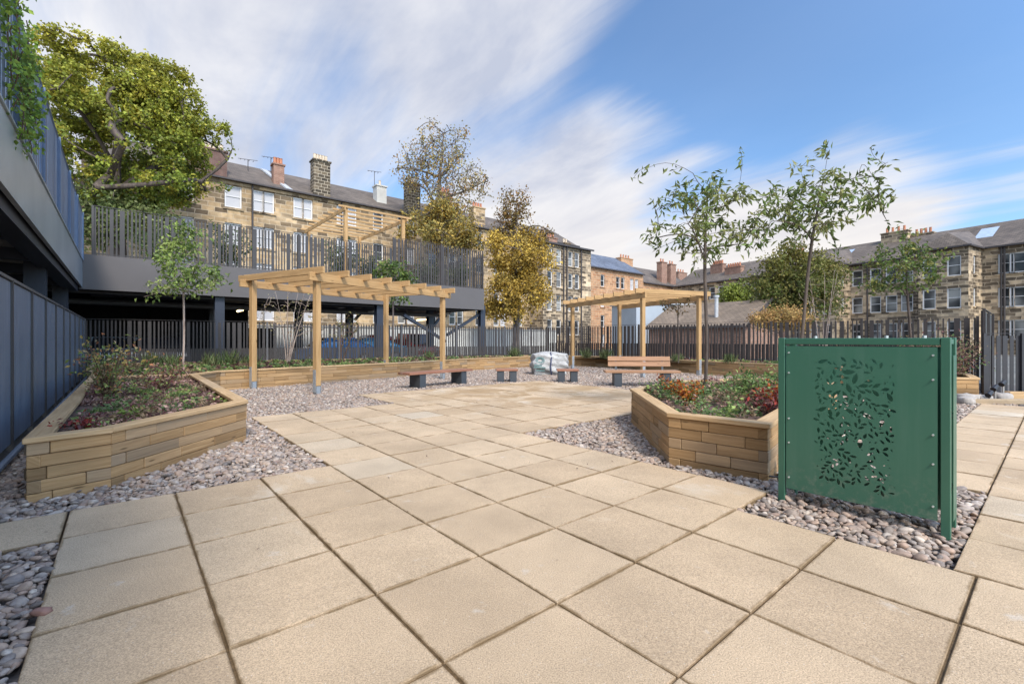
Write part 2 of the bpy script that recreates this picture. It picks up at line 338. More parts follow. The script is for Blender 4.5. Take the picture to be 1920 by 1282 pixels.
def slate(name, a, b):
    t = NT(name); c = t.coord('UV'); br = t.N('ShaderNodeTexBrick'); t.L(c, br.inputs['Vector']); br.inputs['Brick Width'].default_value = .35; br.inputs['Row Height'].default_value = .22
    br.inputs['Scale'].default_value = 1; br.inputs['Mortar Size'].default_value = .012; br.inputs['Color1'].default_value = (*a, 1); br.inputs['Color2'].default_value = (*b, 1); br.inputs['Mortar'].default_value = (*[x * .4 for x in a], 1)
    k = t.mix(1., br.outputs[0], t.ramp(t.noise(t.coord(), .5, 6, .65), [(.3, .7), (.7, 1.3)]), 'MULTIPLY'); t.set(k, .7, spec=.3); return t.m
M_slate = slate('slate_brown', (.105, .085, .070), (.155, .125, .10)); M_slateblue = slate('slate_blue', (.10, .115, .15), (.14, .155, .19)); M_tile = slate('shed_tile', (.17, .13, .095), (.23, .175, .125))
t = NT('window_glass'); i = t.island(); t.set(t.ramp(t.noise(t.coord('Object'), .5, 1), [(.42, (.03, .033, .035)), (.52, (.08, .08, .08)), (.66, (.30, .30, .28))]), .12, 0, .35); M_glass = t.m
t = NT('sky_lit_blind'); t.set((.46, .45, .45), .2, 0, .3); M_blind = t.m
t = NT('car_glass'); t.set((.012, .014, .018), .05, 0, .8); M_cglass = t.m
def carpaint(n, c): t = NT(n); t.set(c, .25, .1); t.b.inputs['Coat Weight'].default_value = .8; return t.m
t = NT('lit_tube'); t.set((.9, .8, .6), .5); t.b.inputs['Emission Color'].default_value = (1, .72, .35, 1); t.b.inputs['Emission Strength'].default_value = 4; M_lit = t.m

# ------------------------------------------------------------------ setting: ground, paving, gravel
g = MB(); g.quad([(-900, -900, -.09), (900, -900, -.09), (900, 900, -.09), (-900, 900, -.09)]); tag(g.build('ground', M_ground), kind='structure')

def in_cell(i, j):
    if i <= -4: return -9 <= i and -9 <= j <= 24
    if i in (-3, -2): return -1 <= j <= 4
    if i == -1: return -1 <= j <= 5
    if 0 <= i <= 2: return -1 <= j <= 5
    if i == 3: return -2 <= j <= 5
    if 4 <= i <= 9: return 2 <= j <= 14
    if 10 <= i <= 12: return 6 <= j <= 14
    return False
cells = []
for i in range(-9, 13):
    for j in range(-9, 25):
        if i <= -4 and j >= 5: continue
        if in_cell(i, j): cells.append((i, j, i + 1, j + 1))
for j in range(5, 25):                                    # paving right of the green screen, offset a little
    for i in range(-9, -3): cells.append((i + .15, j, i + 1.15, j + 1))
for j in range(8, 20): cells.append((-2.85, j + .15, -1.85, j + 1.15))
cells += [(-10, -10, -9, -9)][:0]
sl = MB()
for (a0, b0, a1, b1) in cells:
    g1 = .006; dz = random.uniform(-.003, .003); ch = .0035
    P = [ab(a, b) for a, b in ((a0, b0), (a1, b0), (a1, b1), (a0, b1))]; cen = sum(P, Vector()) / 4
    def ins(p, d): q = p - cen; return cen + q * (1 - d / .424)
    lo = [ins(p, g1 * 1.2 + random.uniform(0, .002)) for p in P]; hi = [cen + (p - cen) * (1 - ch * 1.4 / .42) for p in lo]
    tz = [dz + random.uniform(-.0015, .0015) for _ in P]
    U = [(0, 0), (1, 0), (1, 1), (0, 1)]; i0 = len(sl.v)
    sl.v += [(p.x, p.y, -.05) for p in lo] + [(p.x, p.y, z - ch) for p, z in zip(lo, tz)] + [(p.x, p.y, z) for p, z in zip(hi, tz)]
    for k in range(4):
        m = (k + 1) % 4
        for lv in (0, 4): sl.f.append((i0 + lv + k, i0 + lv + 4 + k, i0 + lv + 4 + m, i0 + lv + m)); sl.uv += [U[k], U[k], U[m], U[m]]
    sl.f.append((i0 + 11, i0 + 10, i0 + 9, i0 + 8)); sl.uv += [U[3], U[2], U[1], U[0]]
    if random.random() < .0: pass
tag(sl.build('paving', M_slab), kind='structure')
jb = MB()
_sz = [0]
def sheet(mb, a0, b0, a1, b1, z):
    _sz[0] += 1; z -= _sz[0] * .0008; mb.quad([tuple(ab(a, b))[:2] + (z,) for a, b in ((a0, b0), (a1, b0), (a1, b1), (a0, b1))][::-1])
for (a0, b0, a1, b1) in ((-9, -9, -4, 25), (-4, -1, -3, 5), (-3, -1, 0, 5), (-1, 5, 0, 6), (0, -1, 4, 6), (3, -2, 4, -1), (4, 2, 10, 15), (10, 6, 13, 15), (-4, 5, -2.86, 25), (-2.86, 8.15, -1.85, 20.15)):
    sheet(jb, a0 + .012 * (a0 > 3 or b0 == -1), b0 + .012, a1 + .008 * (a1 < 0), b1 - .012, -.011)
tag(jb.build('joint_sand', M_joint), kind='structure')
def inpoly(x, y, poly):
    c = np.zeros(np.shape(x), bool); n = len(poly)
    for i in range(n):
        x0, y0 = poly[i][0], poly[i][1]; x1, y1 = poly[(i + 1) % n][0], poly[(i + 1) % n][1]
        if y0 == y1: continue
        c ^= ((y0 > y) != (y1 > y)) & (x < (x1 - x0) * (y - y0) / (y1 - y0) + x0)
    return c
PL_LEFT = [(-3.60, 3.42), (-3.32, 3.83), (-3.22, 5.60), (-6.85, 10.0), (-8.1, 9.3), (-10.0, 11.1), (-5.58, 5.82)]
FENCE_A, FENCE_C, FENCE_B = Vector((-13.05, 14.1, 0)), Vector((1.75, 23.0, 0)), Vector((12.6, 12.5, 0))
PL_BACK = [(-6.85, 10.02), (-6.95, 11.0), (-3.72, 15.0), (-1.75, 18.1), (1.0, 20.9), (2.5, 21.6), (4.3, 20.3), (6.6, 16.3), (8.15, 13.9), (9.5, 12.2), (12.3, 12.5), (1.75, 22.75), (-12.75, 14.1), (-10.3, 11.2), (-8.2, 9.3)]
PL_RIGHT = [(1.75, 6.78), (1.53, 4.52), (2.18, 3.93), (5.7, 8.1), (5.1, 8.9), (2.9, 8.1)]
PL_FAR = [(8.6, 9.35), (9.25, 9.15), (10.3, 10.4), (9.6, 11.3)]
bed = MB(); bed.quad([(*tuple(uv(u, v))[:2], -.06) for u, v in ((-4, -1), (20, -1), (20, 19), (-4, 19))][::-1]); tag(bed.build('gravel_bed', M_bed), kind='structure')
# pebbles, one mesh: nobody could count them
def ico(sub):
    bm = bmesh.new(); bmesh.ops.create_icosphere(bm, subdivisions=sub, radius=1)
    v = np.array([x.co[:] for x in bm.verts]); f = np.array([[q.index for q in p.verts] for p in bm.faces]); bm.free(); return v, f
def big_mesh(name, V, Fc, mat, smooth=True, col=None, parent=None):
    me = bpy.data.meshes.new(name); V = np.asarray(V, np.float32); Fc = np.asarray(Fc, np.int32); k = Fc.shape[1]
    me.vertices.add(len(V)); me.vertices.foreach_set('co', V.ravel()); me.loops.add(Fc.size); me.loops.foreach_set('vertex_index', Fc.ravel())
    me.polygons.add(len(Fc)); me.polygons.foreach_set('loop_start', np.arange(0, Fc.size, k, dtype=np.int32)); me.polygons.foreach_set('loop_total', np.full(len(Fc), k, np.int32))
    me.update(calc_edges=True)
    if smooth: me.polygons.foreach_set('use_smooth', np.ones(len(Fc), bool))
    if col is not None:
        a = me.color_attributes.new('Col', 'FLOAT_COLOR', 'POINT'); c4 = np.ones((len(V), 4), np.float32); c4[:, :3] = col; a.data.foreach_set('color', c4.ravel())
    me.materials.append(mat); o = bpy.data.objects.new(name, me); COL.objects.link(o); o.parent = parent; return o
def paved(a, b, m=.02):
    r = np.zeros(a.shape, bool)
    for (a0, b0, a1, b1) in ((-9, -9, -4, 25), (-4, -1, 0, 5), (-1, 4.9, 0, 6), (0, -1, 4, 6), (3, -2, 4, -1), (4, 2, 10, 15), (10, 6, 13, 15), (-4, 5, -2.85, 25), (-2.86, 8.15, -1.85, 20.15)):
        r |= (a > a0 - m) & (a < a1 + m) & (b > b0 - m) & (b < b1 + m)
    return r
pts = []
for st, layer in ((.0355, 0), (.045, 1)):
    gx, gy = np.meshgrid(np.arange(-13, 13, st), np.arange(.3, 23.5, st)); gx = gx.ravel() + rng.uniform(-st * .45, st * .45, gx.size); gy = gy.ravel() + rng.uniform(-st * .45, st * .45, gy.size)
    k = np.abs(gx) < gy * 1.2 + 1.0; gx, gy = gx[k], gy[k]; A = (-ST * gx + CT * gy - U0) / SL; B = (CT * gx + ST * gy - V0) / SL
    ok = ~paved(A, B) & (B > -2.0) & (B < 28) & (A < 26) & (A > -3)
    ok |= (A > -9) & (A < 3) & (B > -2.7) & (B < -1.02) & ~paved(A, B)
    for pl in (PL_LEFT, PL_RIGHT, PL_BACK, PL_FAR): ok &= ~inpoly(gx, gy, pl)
    ok &= ~((B > 20) & (A < 2)) | ((B < 23) & (A > -2.6) & (A < 2))
    if layer == 1: ok &= rng.random(gx.size) < .6
    # thin out with distance: far stones are below a pixel
    dist = np.hypot(gx, gy); ok &= rng.random(gx.size) < np.clip(1.25 - dist / 24, .45, 1)
    pts.append(np.c_[gx[ok], gy[ok], np.full(ok.sum(), -.028 + layer * .016), dist[ok]])
pts = np.vstack(pts)
VV, FF, off = [], [], 0
for near in (True, False):
    v0, f0 = ico(2 if near else 1); q = pts[(pts[:, 3] < 7.2) == near]; n = len(q)
    s = rng.lognormal(0, .30, n) * .0180 * (1 if near else 1.12); sc = np.c_[s * rng.uniform(1.05, 1.7, n), s * rng.uniform(.75, 1.1, n), s * rng.uniform(.45, .75, n)]
    az = rng.uniform(0, 2 * np.pi, n); tx = rng.normal(0, .3, n); ty = rng.normal(0, .3, n)
    P = v0[None] * sc[:, None]; 
    # a bent, uneven pebble outline
    P = P * (1 + .16 * np.sin(v0[None, :, 0] * 2.3 + az[:, None]) * rng.uniform(0, 1, (n, 1)))[..., None]
    x, y, z = P[..., 0], P[..., 1], P[..., 2]
    y, z = y * np.cos(tx)[:, None] - z * np.sin(tx)[:, None], y * np.sin(tx)[:, None] + z * np.cos(tx)[:, None]
    x, z = x * np.cos(ty)[:, None] + z * np.sin(ty)[:, None], -x * np.sin(ty)[:, None] + z * np.cos(ty)[:, None]
    x, y = x * np.cos(az)[:, None] - y * np.sin(az)[:, None], x * np.sin(az)[:, None] + y * np.cos(az)[:, None]
    P = np.stack([x + q[:, 0, None], y + q[:, 1, None], z + q[:, 2, None] + rng.uniform(-.006, .01, (n, 1))], -1)
    VV.append(P.reshape(-1, 3)); FF.append((f0[None] + (np.arange(n) * len(v0))[:, None, None]).reshape(-1, 3) + off); off += n * len(v0)
tag(big_mesh('gravel', np.vstack(VV), np.vstack(FF), M_peb), 'rounded grey and pink pebbles filling the strips between paving and planters', 'gravel', kind='stuff')

# ------------------------------------------------------------------ raised timber planters
def planter(poly, label, h=.43, skip=(), soil_z=None, name='raised_planter'):
    poly = [Vector((p[0], p[1], 0)) for p in poly]; n = len(poly); cen = sum(poly, Vector()) / n
    root = empty(name, (cen.x, cen.y, 0)); tag(root, label, 'planter', 'raised timber planters')
    area = sum(poly[i].x * poly[(i + 1) % n].y - poly[(i + 1) % n].x * poly[i].y for i in range(n)); sg = 1 if area > 0 else -1
    brd, cap = MB(), MB(); T = .075; nc = 5; ch = h / nc
    def sharp(i):
        a_, b_, c_ = poly[i - 1], poly[i], poly[(i + 1) % n]; return abs((b_ - a_).normalized().dot((c_ - b_).normalized())) < .3
    def off(i, d):
        a_, b_, c_ = poly[i - 1], poly[i % n], poly[(i + 1) % n]; d1 = (b_ - a_).normalized(); d2 = (c_ - b_).normalized()
        n1_, n2_ = Vector((-d1.y, d1.x, 0)) * sg, Vector((-d2.y, d2.x, 0)) * sg; bs = (n1_ + n2_).normalized(); return b_ + bs * min(d / max(bs.dot(n2_), .3), abs(d) * 2.2) if d > 0 else b_ + bs * max(d / max(bs.dot(n2_), .3), -abs(d) * 2.2)
    for i in range(n):
        if i in skip: continue
        p, q = poly[i], poly[(i + 1) % n]; d = (q - p).normalized(); L = (q - p).length; nin = Vector((-d.y, d.x, 0)) * sg; ang = math.atan2(d.y, d.x)
        for c in range(nc):
            s = 0.; first = True; e0 = T if (c % 2 and sharp(i)) else 0; s = e0 * .98
            while s < L - .02:
                ln = (random.uniform(.10, .15) if c % 2 == 0 else random.uniform(.25, .6)) if first else random.uniform(.25, .95)
                first = False; lim = L - (T * .98 if (c % 2 == 0 and sharp((i + 1) % n)) else 0); e = min(s + ln, lim)
                if lim - e < .15: e = lim
                if e - s < .03: break
                tt = T + random.uniform(-.004, .004); m = (s + e) / 2
                cpt = p + d * m + nin * (T / 2 + random.uniform(-.0015, .003)); brd.box((cpt.x, cpt.y, c * ch + ch / 2 - .05), (e - s - .0045, tt, ch - .0045), ang); s = e
        # cap rail, overhanging the boards
        oA, oB, iA, iB = off(i, -.018), off((i + 1) % n, -.018), off(i, .125), off((i + 1) % n, .125); k_ = max(1, round(L / 2.1)); zc = h - .05 + (i % 2) * .0012
        for j_ in range(k_):
            f0, f1 = j_ / k_ + (.0008 if j_ else 0), (j_ + 1) / k_; P_ = [oA.lerp(oB, f0), oA.lerp(oB, f1), iA.lerp(iB, f1), iA.lerp(iB, f0)]
            if sg < 0: P_ = P_[::-1]
            b0 = len(cap.uv); cap.prism([(q_.x, q_.y) for q_ in P_], zc, zc + .042); ox_ = random.uniform(0, 40)
            vi = [vv for f_ in cap.f[-6:] for vv in f_]
            for kk, vv in enumerate(vi): w3 = Vector(cap.v[vv]) - p; cap.uv[b0 + kk] = (w3.dot(d) + ox_, w3.dot(nin) + w3.z)
    brd.build('timber_wall', M_timber, root, bevel=.004); cap.build('cap_rail', M_cap, root, bevel=.005)
    inner = []
    for i in range(n):
        a_, b_, c_ = poly[i - 1], poly[i], poly[(i + 1) % n]; d1 = (b_ - a_).normalized(); d2 = (c_ - b_).normalized()
        nn = (Vector((-d1.y, d1.x, 0)) + Vector((-d2.y, d2.x, 0))) * sg; inner.append(b_ + nn.normalized() * .06)
    sm = MB(); z = (h - .11) if soil_z is None else soil_z; sm.quad([(p.x, p.y, z) for p in (inner if sg > 0 else inner[::-1])]); sm.build('soil', M_soil, root)
    return root
pl_left = planter(PL_LEFT, 'angular timber planter of purple and green foliage beside the blue-grey cladding wall', .475, skip=(4,))
pl_back = planter(PL_BACK, 'long timber planter bending along the back and right slatted fences', .47, skip=())
pl_right = planter(PL_RIGHT, 'timber planter with two young trees behind the green metal screen', .49)
pl_far = planter(PL_FAR, 'small timber planter with bushy shrub beside the dark gate', .45)

# ------------------------------------------------------------------ foliage tools
def leaf_mesh(name, C_, Dr, L_, Wd, col, parent=None, fold=.25):
    """C_ leaf base (n,3), Dr direction, L_ length, Wd width, col (n,3)"""
    n = len(C_); Dr = Dr / np.linalg.norm(Dr, axis=1, keepdims=True); rnd = rng.normal(size=(n, 3)); rnd[:, 2] += .6
    S = np.cross(Dr, rnd); S /= np.linalg.norm(S, axis=1, keepdims=True) + 1e-9; Nn = np.cross(S, Dr)
    L_ = np.broadcast_to(np.asarray(L_, float).reshape(-1, 1), (n, 1)); Wd = np.broadcast_to(np.asarray(Wd, float).reshape(-1, 1), (n, 1))
    b = C_; m = C_ + Dr * L_ * .45; tip = C_ + Dr * L_ - Nn * L_ * .12
    l = m + S * Wd / 2 + Nn * Wd * fold; r = m - S * Wd / 2 + Nn * Wd * fold
    V = np.stack([b, l, tip, r], 1).reshape(-1, 3); o = org(parent); V = V - np.array([o.x, o.y, o.z])
    i = np.arange(n)[:, None] * 4; Fc = np.vstack([i + np.array([[0, 1, 2]]), i + np.array([[0, 2, 3]])])
    return big_mesh(name, V, Fc, M_leaf, False, np.repeat(col, 4, 0), parent)
def pick(cols, n, w=None):
    cols = np.array(cols); return cols[rng.choice(len(cols), n, p=w)]
def crown_pts(ells, n):
    """random points in a union of ellipsoids (cx,cy,cz,rx,ry,rz)"""
    e = np.array(ells, float); vol = e[:, 3] * e[:, 4] * e[:, 5]; k = rng.choice(len(e), n, p=vol / vol.sum())
    d = rng.normal(size=(n, 3)); d /= np.linalg.norm(d, axis=1, keepdims=True); r = rng.random(n) ** (1 / 2.6)
    return e[k, :3] + d * r[:, None] * e[k, 3:], k
def tree(name, label, base, fork_z, ells, ntwig, leaves, lsize, cols, barkm, trunk_r=.06, lean=(0, 0), cat='tree', group=None, droop=.0, lw=.5, twig_r=.004, leafspread=.12, top=None, bare=0., stems=1, clump=None, bough=26, col_by_h=None, minr=None):
    base = Vector(base); root = empty(name, base); tag(root, label, cat, group)
    P, _ = crown_pts(ells, ntwig); e = np.array(ells, float)
    topz = top if top else e[:, 2].max() + .2 * e[:, 5].max(); cxy = np.average(e[:, :2], axis=0, weights=e[:, 3] * e[:, 4] * e[:, 5])
    nodes = []; par = []; chains = []
    for s in range(stems):
        k = 10; ch = []
        ox, oy = (0, 0) if stems == 1 else (math.cos(s * 2.4) * trunk_r * 2, math.sin(s * 2.4) * trunk_r * 2)
        tx, ty = (cxy[0], cxy[1]) if stems == 1 else (cxy[0] + math.cos(s * 2.4) * e[0, 3] * .55, cxy[1] + math.sin(s * 2.4) * e[0, 4] * .55)
        for j in range(k + 1):
            tt = j / k; z = base.z + (topz - base.z) * tt * (1 if stems == 1 else random.uniform(.98, 1))
            wob = (trunk_r * .8) * math.sin(tt * 7 + s) if tt > 0 else 0
            ch.append(len(nodes)); nodes.append((base.x + ox + (tx - base.x - ox) * tt ** 1.3 + lean[0] * tt + wob, base.y + oy + (ty - base.y - oy) * tt ** 1.3 + lean[1] * tt, z)); par.append(ch[-2] if j else -1)
        chains.append(ch)
    ND = np.zeros((len(nodes) + ntwig * 5, 3)); ND[:len(nodes)] = nodes; cnt = len(nodes)
    trunkmask = np.zeros(len(ND), bool); trunkmask[:cnt] = True; trunk_n = cnt
    ax = np.array([cxy[0], cxy[1]]); 
    order = np.argsort(np.hypot(P[:, 0] - base.x, P[:, 1] - base.y) * 0 + rng.random(ntwig)); 
    # boughs first: far targets give the scaffold
    far = np.argsort(-np.linalg.norm((P - P.mean(0)) / (P.std(0) + 1e-6), axis=1))[:max(6, bough * 2)]; sel = rng.choice(far, min(bough, len(far)), replace=False); order = np.r_[sel, np.setdiff1d(order, sel)[rng.permutation(ntwig - len(sel))]]
    tips = []
    for idx in order:
        tg = P[idx]; nd = ND[:cnt]; d = np.linalg.norm(nd - tg, axis=1)
        dz = tg[2] - nd[:, 2]; hd = np.hypot(nd[:, 0] - tg[0], nd[:, 1] - tg[1])
        cost = d + np.where(nd[:, 2] < fork_z, 50, 0) + np.where(dz < hd * .35, (hd * .35 - dz) * .9, 0)
        j = int(np.argmin(cost)); st = nd[j].copy(); seg = 5; L = d[j]; ch = [j]
        if L < 1e-3: continue
        bend = rng.normal(size=3) * L * .10
        for q in range(1, seg + 1):
            tt = q / seg; p = st + (tg - st) * tt + bend * math.sin(math.pi * tt); p[2] += L * .10 * math.sin(math.pi * tt) - droop * L * tt * tt
            if cnt >= len(ND): break
            ND[cnt] = p; par.append(ch[-1]); ch.append(cnt); cnt += 1
        chains.append(ch); tips.append(ch)
    # pipe model radii
    wgt = np.zeros(cnt)
    for ch in tips: wgt[ch[-1]] += 1
    for k in range(cnt - 1, 0, -1):
        if par[k] >= 0: wgt[par[k]] += wgt[k]
    for s in range(stems - 1, -1, -1): pass
    tot = max(wgt.max(), 1); rad = np.maximum((minr or twig_r), trunk_r * np.sqrt(wgt / tot) * 1.0)
    for k in range(cnt):
        if par[k] >= 0 and not trunkmask[k]: rad[k] = min(rad[k], rad[par[k]] * (.55 if trunkmask[par[k]] else .99))
    rad = np.maximum(rad, (minr or twig_r))
    tb = MB()
    for ci, ch in enumerate(chains):
        rr = [rad[k] for k in ch]
        if ci >= stems: rr[0] = min(rr[0], rad[ch[1]] * 1.15)
        else:
            for q in range(len(ch)): rr[q] = max(rr[q], trunk_r * (1 - .75 * q / len(ch)) * (1 if nodes[ch[q]][2] < fork_z + .5 else .5))
            rr[0] *= 1.25
        tb.tube([ND[k] for k in ch], rr, 7 if ci < stems else 4, cap=False)
    tb.build('trunk', barkm, root, smooth=True)
    # leaves along the outer part of each twig
    use = [ch for ch in tips if random.random() >= bare]
    if leaves and use:
        ti = rng.integers(0, len(use), leaves); tt = rng.uniform(.25, 1.12, leaves)
        if clump is not None:      # most leaves gather on some twigs
            hot = rng.random(len(use)) ** clump; ti = rng.choice(len(use), leaves, p=hot / hot.sum())
        A_ = np.array([ND[c[0]] for c in use]); 
        segn = np.array([len(c) - 1 for c in use]); f = np.clip(tt, 0, .999) * segn[ti]; fi = f.astype(int); 
        arr = np.array([[ND[c[min(k, len(c) - 1)]] for k in range(6)] for c in use]); p0 = arr[ti, fi]; p1 = arr[ti, np.minimum(fi + 1, 5)]
        C_ = p0 + (p1 - p0) * (f - fi)[:, None] + rng.normal(size=(leaves, 3)) * leafspread
        Dr = (p1 - p0) / (np.linalg.norm(p1 - p0, axis=1, keepdims=True) + 1e-6) * .6 + rng.normal(size=(leaves, 3)) * .8; Dr[:, 2] -= .35 + droop * 1.5
        s_ = lsize * rng.uniform(.6, 1.3, leaves)
        tcol = pick(cols, len(use)); cc = tcol[ti] * .65 + pick(cols, leaves) * .35
        if col_by_h is not None:
            hh = np.clip((C_[:, 2] - col_by_h[0]) / (col_by_h[1] - col_by_h[0]) + rng.normal(size=leaves) * .15, 0, 1)[:, None]; cc = cc * (1 - hh) + np.array(col_by_h[2]) * hh
        leaf_mesh('crown', C_, Dr, s_, s_ * lw, cc, root)
    return root

def pads(ells, n, rx, rz, seed=3):
    r0 = np.random.default_rng(seed); e = np.array(ells, float); vol = e[:, 3] * e[:, 4] * e[:, 5]; k = r0.choice(len(e), n, p=vol / vol.sum()); d = r0.normal(size=(n, 3)); d /= np.linalg.norm(d, axis=1, keepdims=True)
    r = r0.uniform(.45, .98, n) ** .6; c = e[k, :3] + d * r[:, None] * e[k, 3:]; return [(*c[i], rx * r0.uniform(.6, 1.3), rx * r0.uniform(.6, 1.3), rz * r0.uniform(.6, 1.4)) for i in range(n)]
GREEN = (.085, .125, .028); YG = (.17, .19, .035); OLIVE = (.12, .12, .03); GOLD = (.38, .25, .04); ORANGE = (.40, .16, .035); LIME = (.20, .26, .05); DKG = (.045, .075, .022)

# ------------------------------------------------------------------ car park deck (main wing and left wing)
UF, VE, ZB, ZT = 20.9, 15.55, 2.88, 4.05       # fascia plane, its right end, underside, top
ZW = 3.84; VL = -1.03                                       # plane of the left wing's fascia
deck = empty('car_park_deck', uv(UF, 5)); tag(deck, 'dark grey raised car park deck on steel columns behind the slatted fence', 'car park')
m = MB(); 
def ubox(mb, u0, u1, v0, v1, z0, z1): mb.box((*tuple(uv((u0 + u1) / 2, (v0 + v1) / 2))[:2], (z0 + z1) / 2), (abs(v1 - v0), abs(u1 - u0), z1 - z0), TH)
ubox(m, UF, UF + .12, VL - .1, VE, ZB, ZT); ubox(m, UF + .12, UF + 9.9, VE - .12, VE, ZB, ZT); m.build('fascia', M_fascia, deck)
m = MB(); ubox(m, UF + .125, UF + 9.9, VL - 8, VE - .125, ZT - .45, ZT - .1); ubox(m, -1.5, UF + .12, VL - 8, VL - .065, ZB + .15, ZW - .1); m.build('slab', M_concrete, deck)
m = MB(); ubox(m, -1.5, UF - .003, VL - .06, VL, ZB + .06, ZW - .03); m.build('fascia', M_fasteel, deck)
m = MB(); ubox(m, -1.5, UF - .003, VL - .05, VL + .025, ZW - .028, ZW); m.build('edge_trim', M_fasteel, deck)
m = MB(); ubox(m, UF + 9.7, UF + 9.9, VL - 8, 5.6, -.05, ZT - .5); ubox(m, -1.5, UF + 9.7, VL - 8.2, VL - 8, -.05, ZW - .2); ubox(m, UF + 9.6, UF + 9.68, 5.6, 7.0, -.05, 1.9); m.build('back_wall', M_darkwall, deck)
def column(u, v, w_=.3, brace=None):
    m = MB(); z1 = ZB + .2
    for s in (-1, 1): m.box((*tuple(uv(u + s * w_ * .45, v))[:2], z1 / 2), (w_, .03, z1 + .1), TH)
    m.box((*tuple(uv(u, v))[:2], z1 / 2), (.03, w_ * .87, z1 + .1), TH)
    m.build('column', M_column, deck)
def vx(px, u):                      # v where bearing px meets plane u
    r = (px - 960) / F; Y = u / (CT - ST * r); return CT * r * Y + ST * Y
for px in (411, 710, 908): column(UF + .35, vx(px, UF + .35) - (.2 if px > 900 else 0), .32)
for px in (655, 806): column(UF + 5, vx(px, UF + 5), .35)
for px in (400, 560): column(UF + 5, vx(px, UF + 5), .35)
for u in (3.5, 9.3, 14.6, 19.9): column(u, VL - .45, .34)
m = MB()
for (pxa, ya, ua, pxb, yb, ub) in ((905, 585, UF + .4, 838, 628, UF + .4), (757, 592, UF + 5, 800, 618, UF + 5), (835, 583, UF + 5, 812, 612, UF + 5), (665, 600, UF + 5, 690, 572, UF + 5), (757, 590, UF + .5, 835, 640, UF + .5)):
    pp = []
    for px, y, u in ((pxa, ya, ua), (pxb, yb, ub)):
        r = (px - 960) / F; Y = u / (CT - ST * r); pp.append((r * Y, Y, EYE + (637 - y) / F * Y))
    m = MB(); m.bar(pp[0], pp[1], .14, .14); m.build('brace', M_column, deck)
m = MB()
for u, z, r_ in ((UF + 1.2, ZB + .02, .07), (UF + 3.2, ZB - .22, .10), (UF + 6, ZB - .1, .08)): m.tube([uv(u, VL - 3) + Vector((0, 0, z)), uv(u, VE - .5) + Vector((0, 0, z))], r_, 8)
m.build('service_pipe', M_pipe, deck)
m = MB()
for v in np.arange(0, VE, 2.6): m.bar(uv(UF + .2, v) + Vector((0, 0, ZB + .45)), uv(UF + 9.6, v) + Vector((0, 0, ZB + .45)), .2, .3)
for u in (UF + .5, UF + 5, UF + 9): m.bar(uv(u, VL) + Vector((0, 0, ZB + .3)), uv(u, VE - .2) + Vector((0, 0, ZB + .3)), .2, .34)
for u in np.arange(0, UF, 2.7): m.bar(uv(u, VL - 7.8) + Vector((0, 0, ZB + .05)), uv(u, VL - .2) + Vector((0, 0, ZB + .05)), .2, .25)
m.bar(uv(-1.5, VL - .25) + Vector((0, 0, ZB + .03)), uv(UF - .2, VL - .25) + Vector((0, 0, ZB + .03)), .3, .26)
m.build('ceiling_beam', M_column, deck)
for px, u, z, lit in ((450, UF + 4.5, 2.6, 1), (835, UF + 3, 2.75, 0), (693, UF + 3, 2.7, 0), (765, UF + 5, 2.5, 0), (790, UF + 7, 2.55, 1)):
    v = vx(px, u); m = MB(); m.tube([uv(u - .6, v) + Vector((0, 0, z)), uv(u + .6, v) + Vector((0, 0, z))], .05, 8); o = m.build('ceiling_light', M_lit if lit else M_white, deck)
    if lit: o['label'] = 'glowing warm tube light under the deck'

# ------------------------------------------------------------------ fences
def fence(name, label, p0, p1, z0, z1, mat, post_every=2.4, infill=0, parent=None, cat='fence', thin=.6, bottom=True, wide=(.10, .17), nar=(.03, .05), gap=(.045, .07), top_rail=True, postm=None, group=None):
    p0, p1 = Vector(p0), Vector(p1); d = (p1 - p0); L = d.length; d.normalize(); n = Vector((-d.y, d.x, 0)); ang = math.atan2(d.y, d.x)
    root = empty(name, (p0.x, p0.y, z0)); tag(root, label, cat, group); sl_, inf = MB(), MB(); s = .03
    while s < L - .03:
        w_ = random.uniform(*nar) if random.random() < thin else random.uniform(*wide); g_ = random.uniform(*gap)
        if s + w_ > L: break
        c = p0 + d * (s + w_ / 2); off = 0 if w_ > .07 else random.choice((-.012, .012)); c = c + n * off
        sl_.box((c.x, c.y, (z0 + z1) / 2 - .02), (w_, .012 if w_ > .07 else .03, z1 - z0 - .05), ang)
        if infill:
            c2 = p0 + d * (s + w_ + g_ / 2) + n * .03; inf.box((c2.x, c2.y, z0 + infill / 2), (g_ * .75, .01, infill), ang)
        s += w_ + g_
    sl_.build('slat_panel', mat, root)
    if infill: inf.build('infill_slats', mat, root)
    r = MB(); a0 = p0 + Vector((0, 0, z1)); a1 = p1 + Vector((0, 0, z1)); r.bar(a0, a1, .05, .012); 
    if bottom: r.bar(p0 + n * .03 + Vector((0, 0, z0 + .08)), p1 + n * .03 + Vector((0, 0, z0 + .08)), .03, .04)
    r.build('rail', mat, root)
    k = max(1, round(L / post_every))
    for i in range(k + 1):
        c = p0 + d * (L * i / k) ; m = MB(); m.box((c.x + n.x * -.03, c.y + n.y * -.03, (z0 + z1) / 2), (.06, .05, z1 - z0), ang); m.build('post', postm or mat, root)
    return root
fence('slatted_fence', 'dark grey slatted metal fence along the back planter below the deck', FENCE_A, FENCE_C, -.05, 1.84, M_dark, infill=.95, thin=.78, wide=(.08, .12), nar=(.03, .045), gap=(.05, .07), group='slatted boundary fences', postm=M_pipe)
fence('slatted_fence', 'dark brown slatted metal fence along the right side behind the far pergola', FENCE_C, FENCE_B, -.05, 1.84, M_darkbrown, infill=1.1, thin=.66, wide=(.08, .13), gap=(.06, .085), group='slatted boundary fences')
p = uv(UF + .1, VL + .25); q = uv(UF + .1, vx(737, UF + .1))
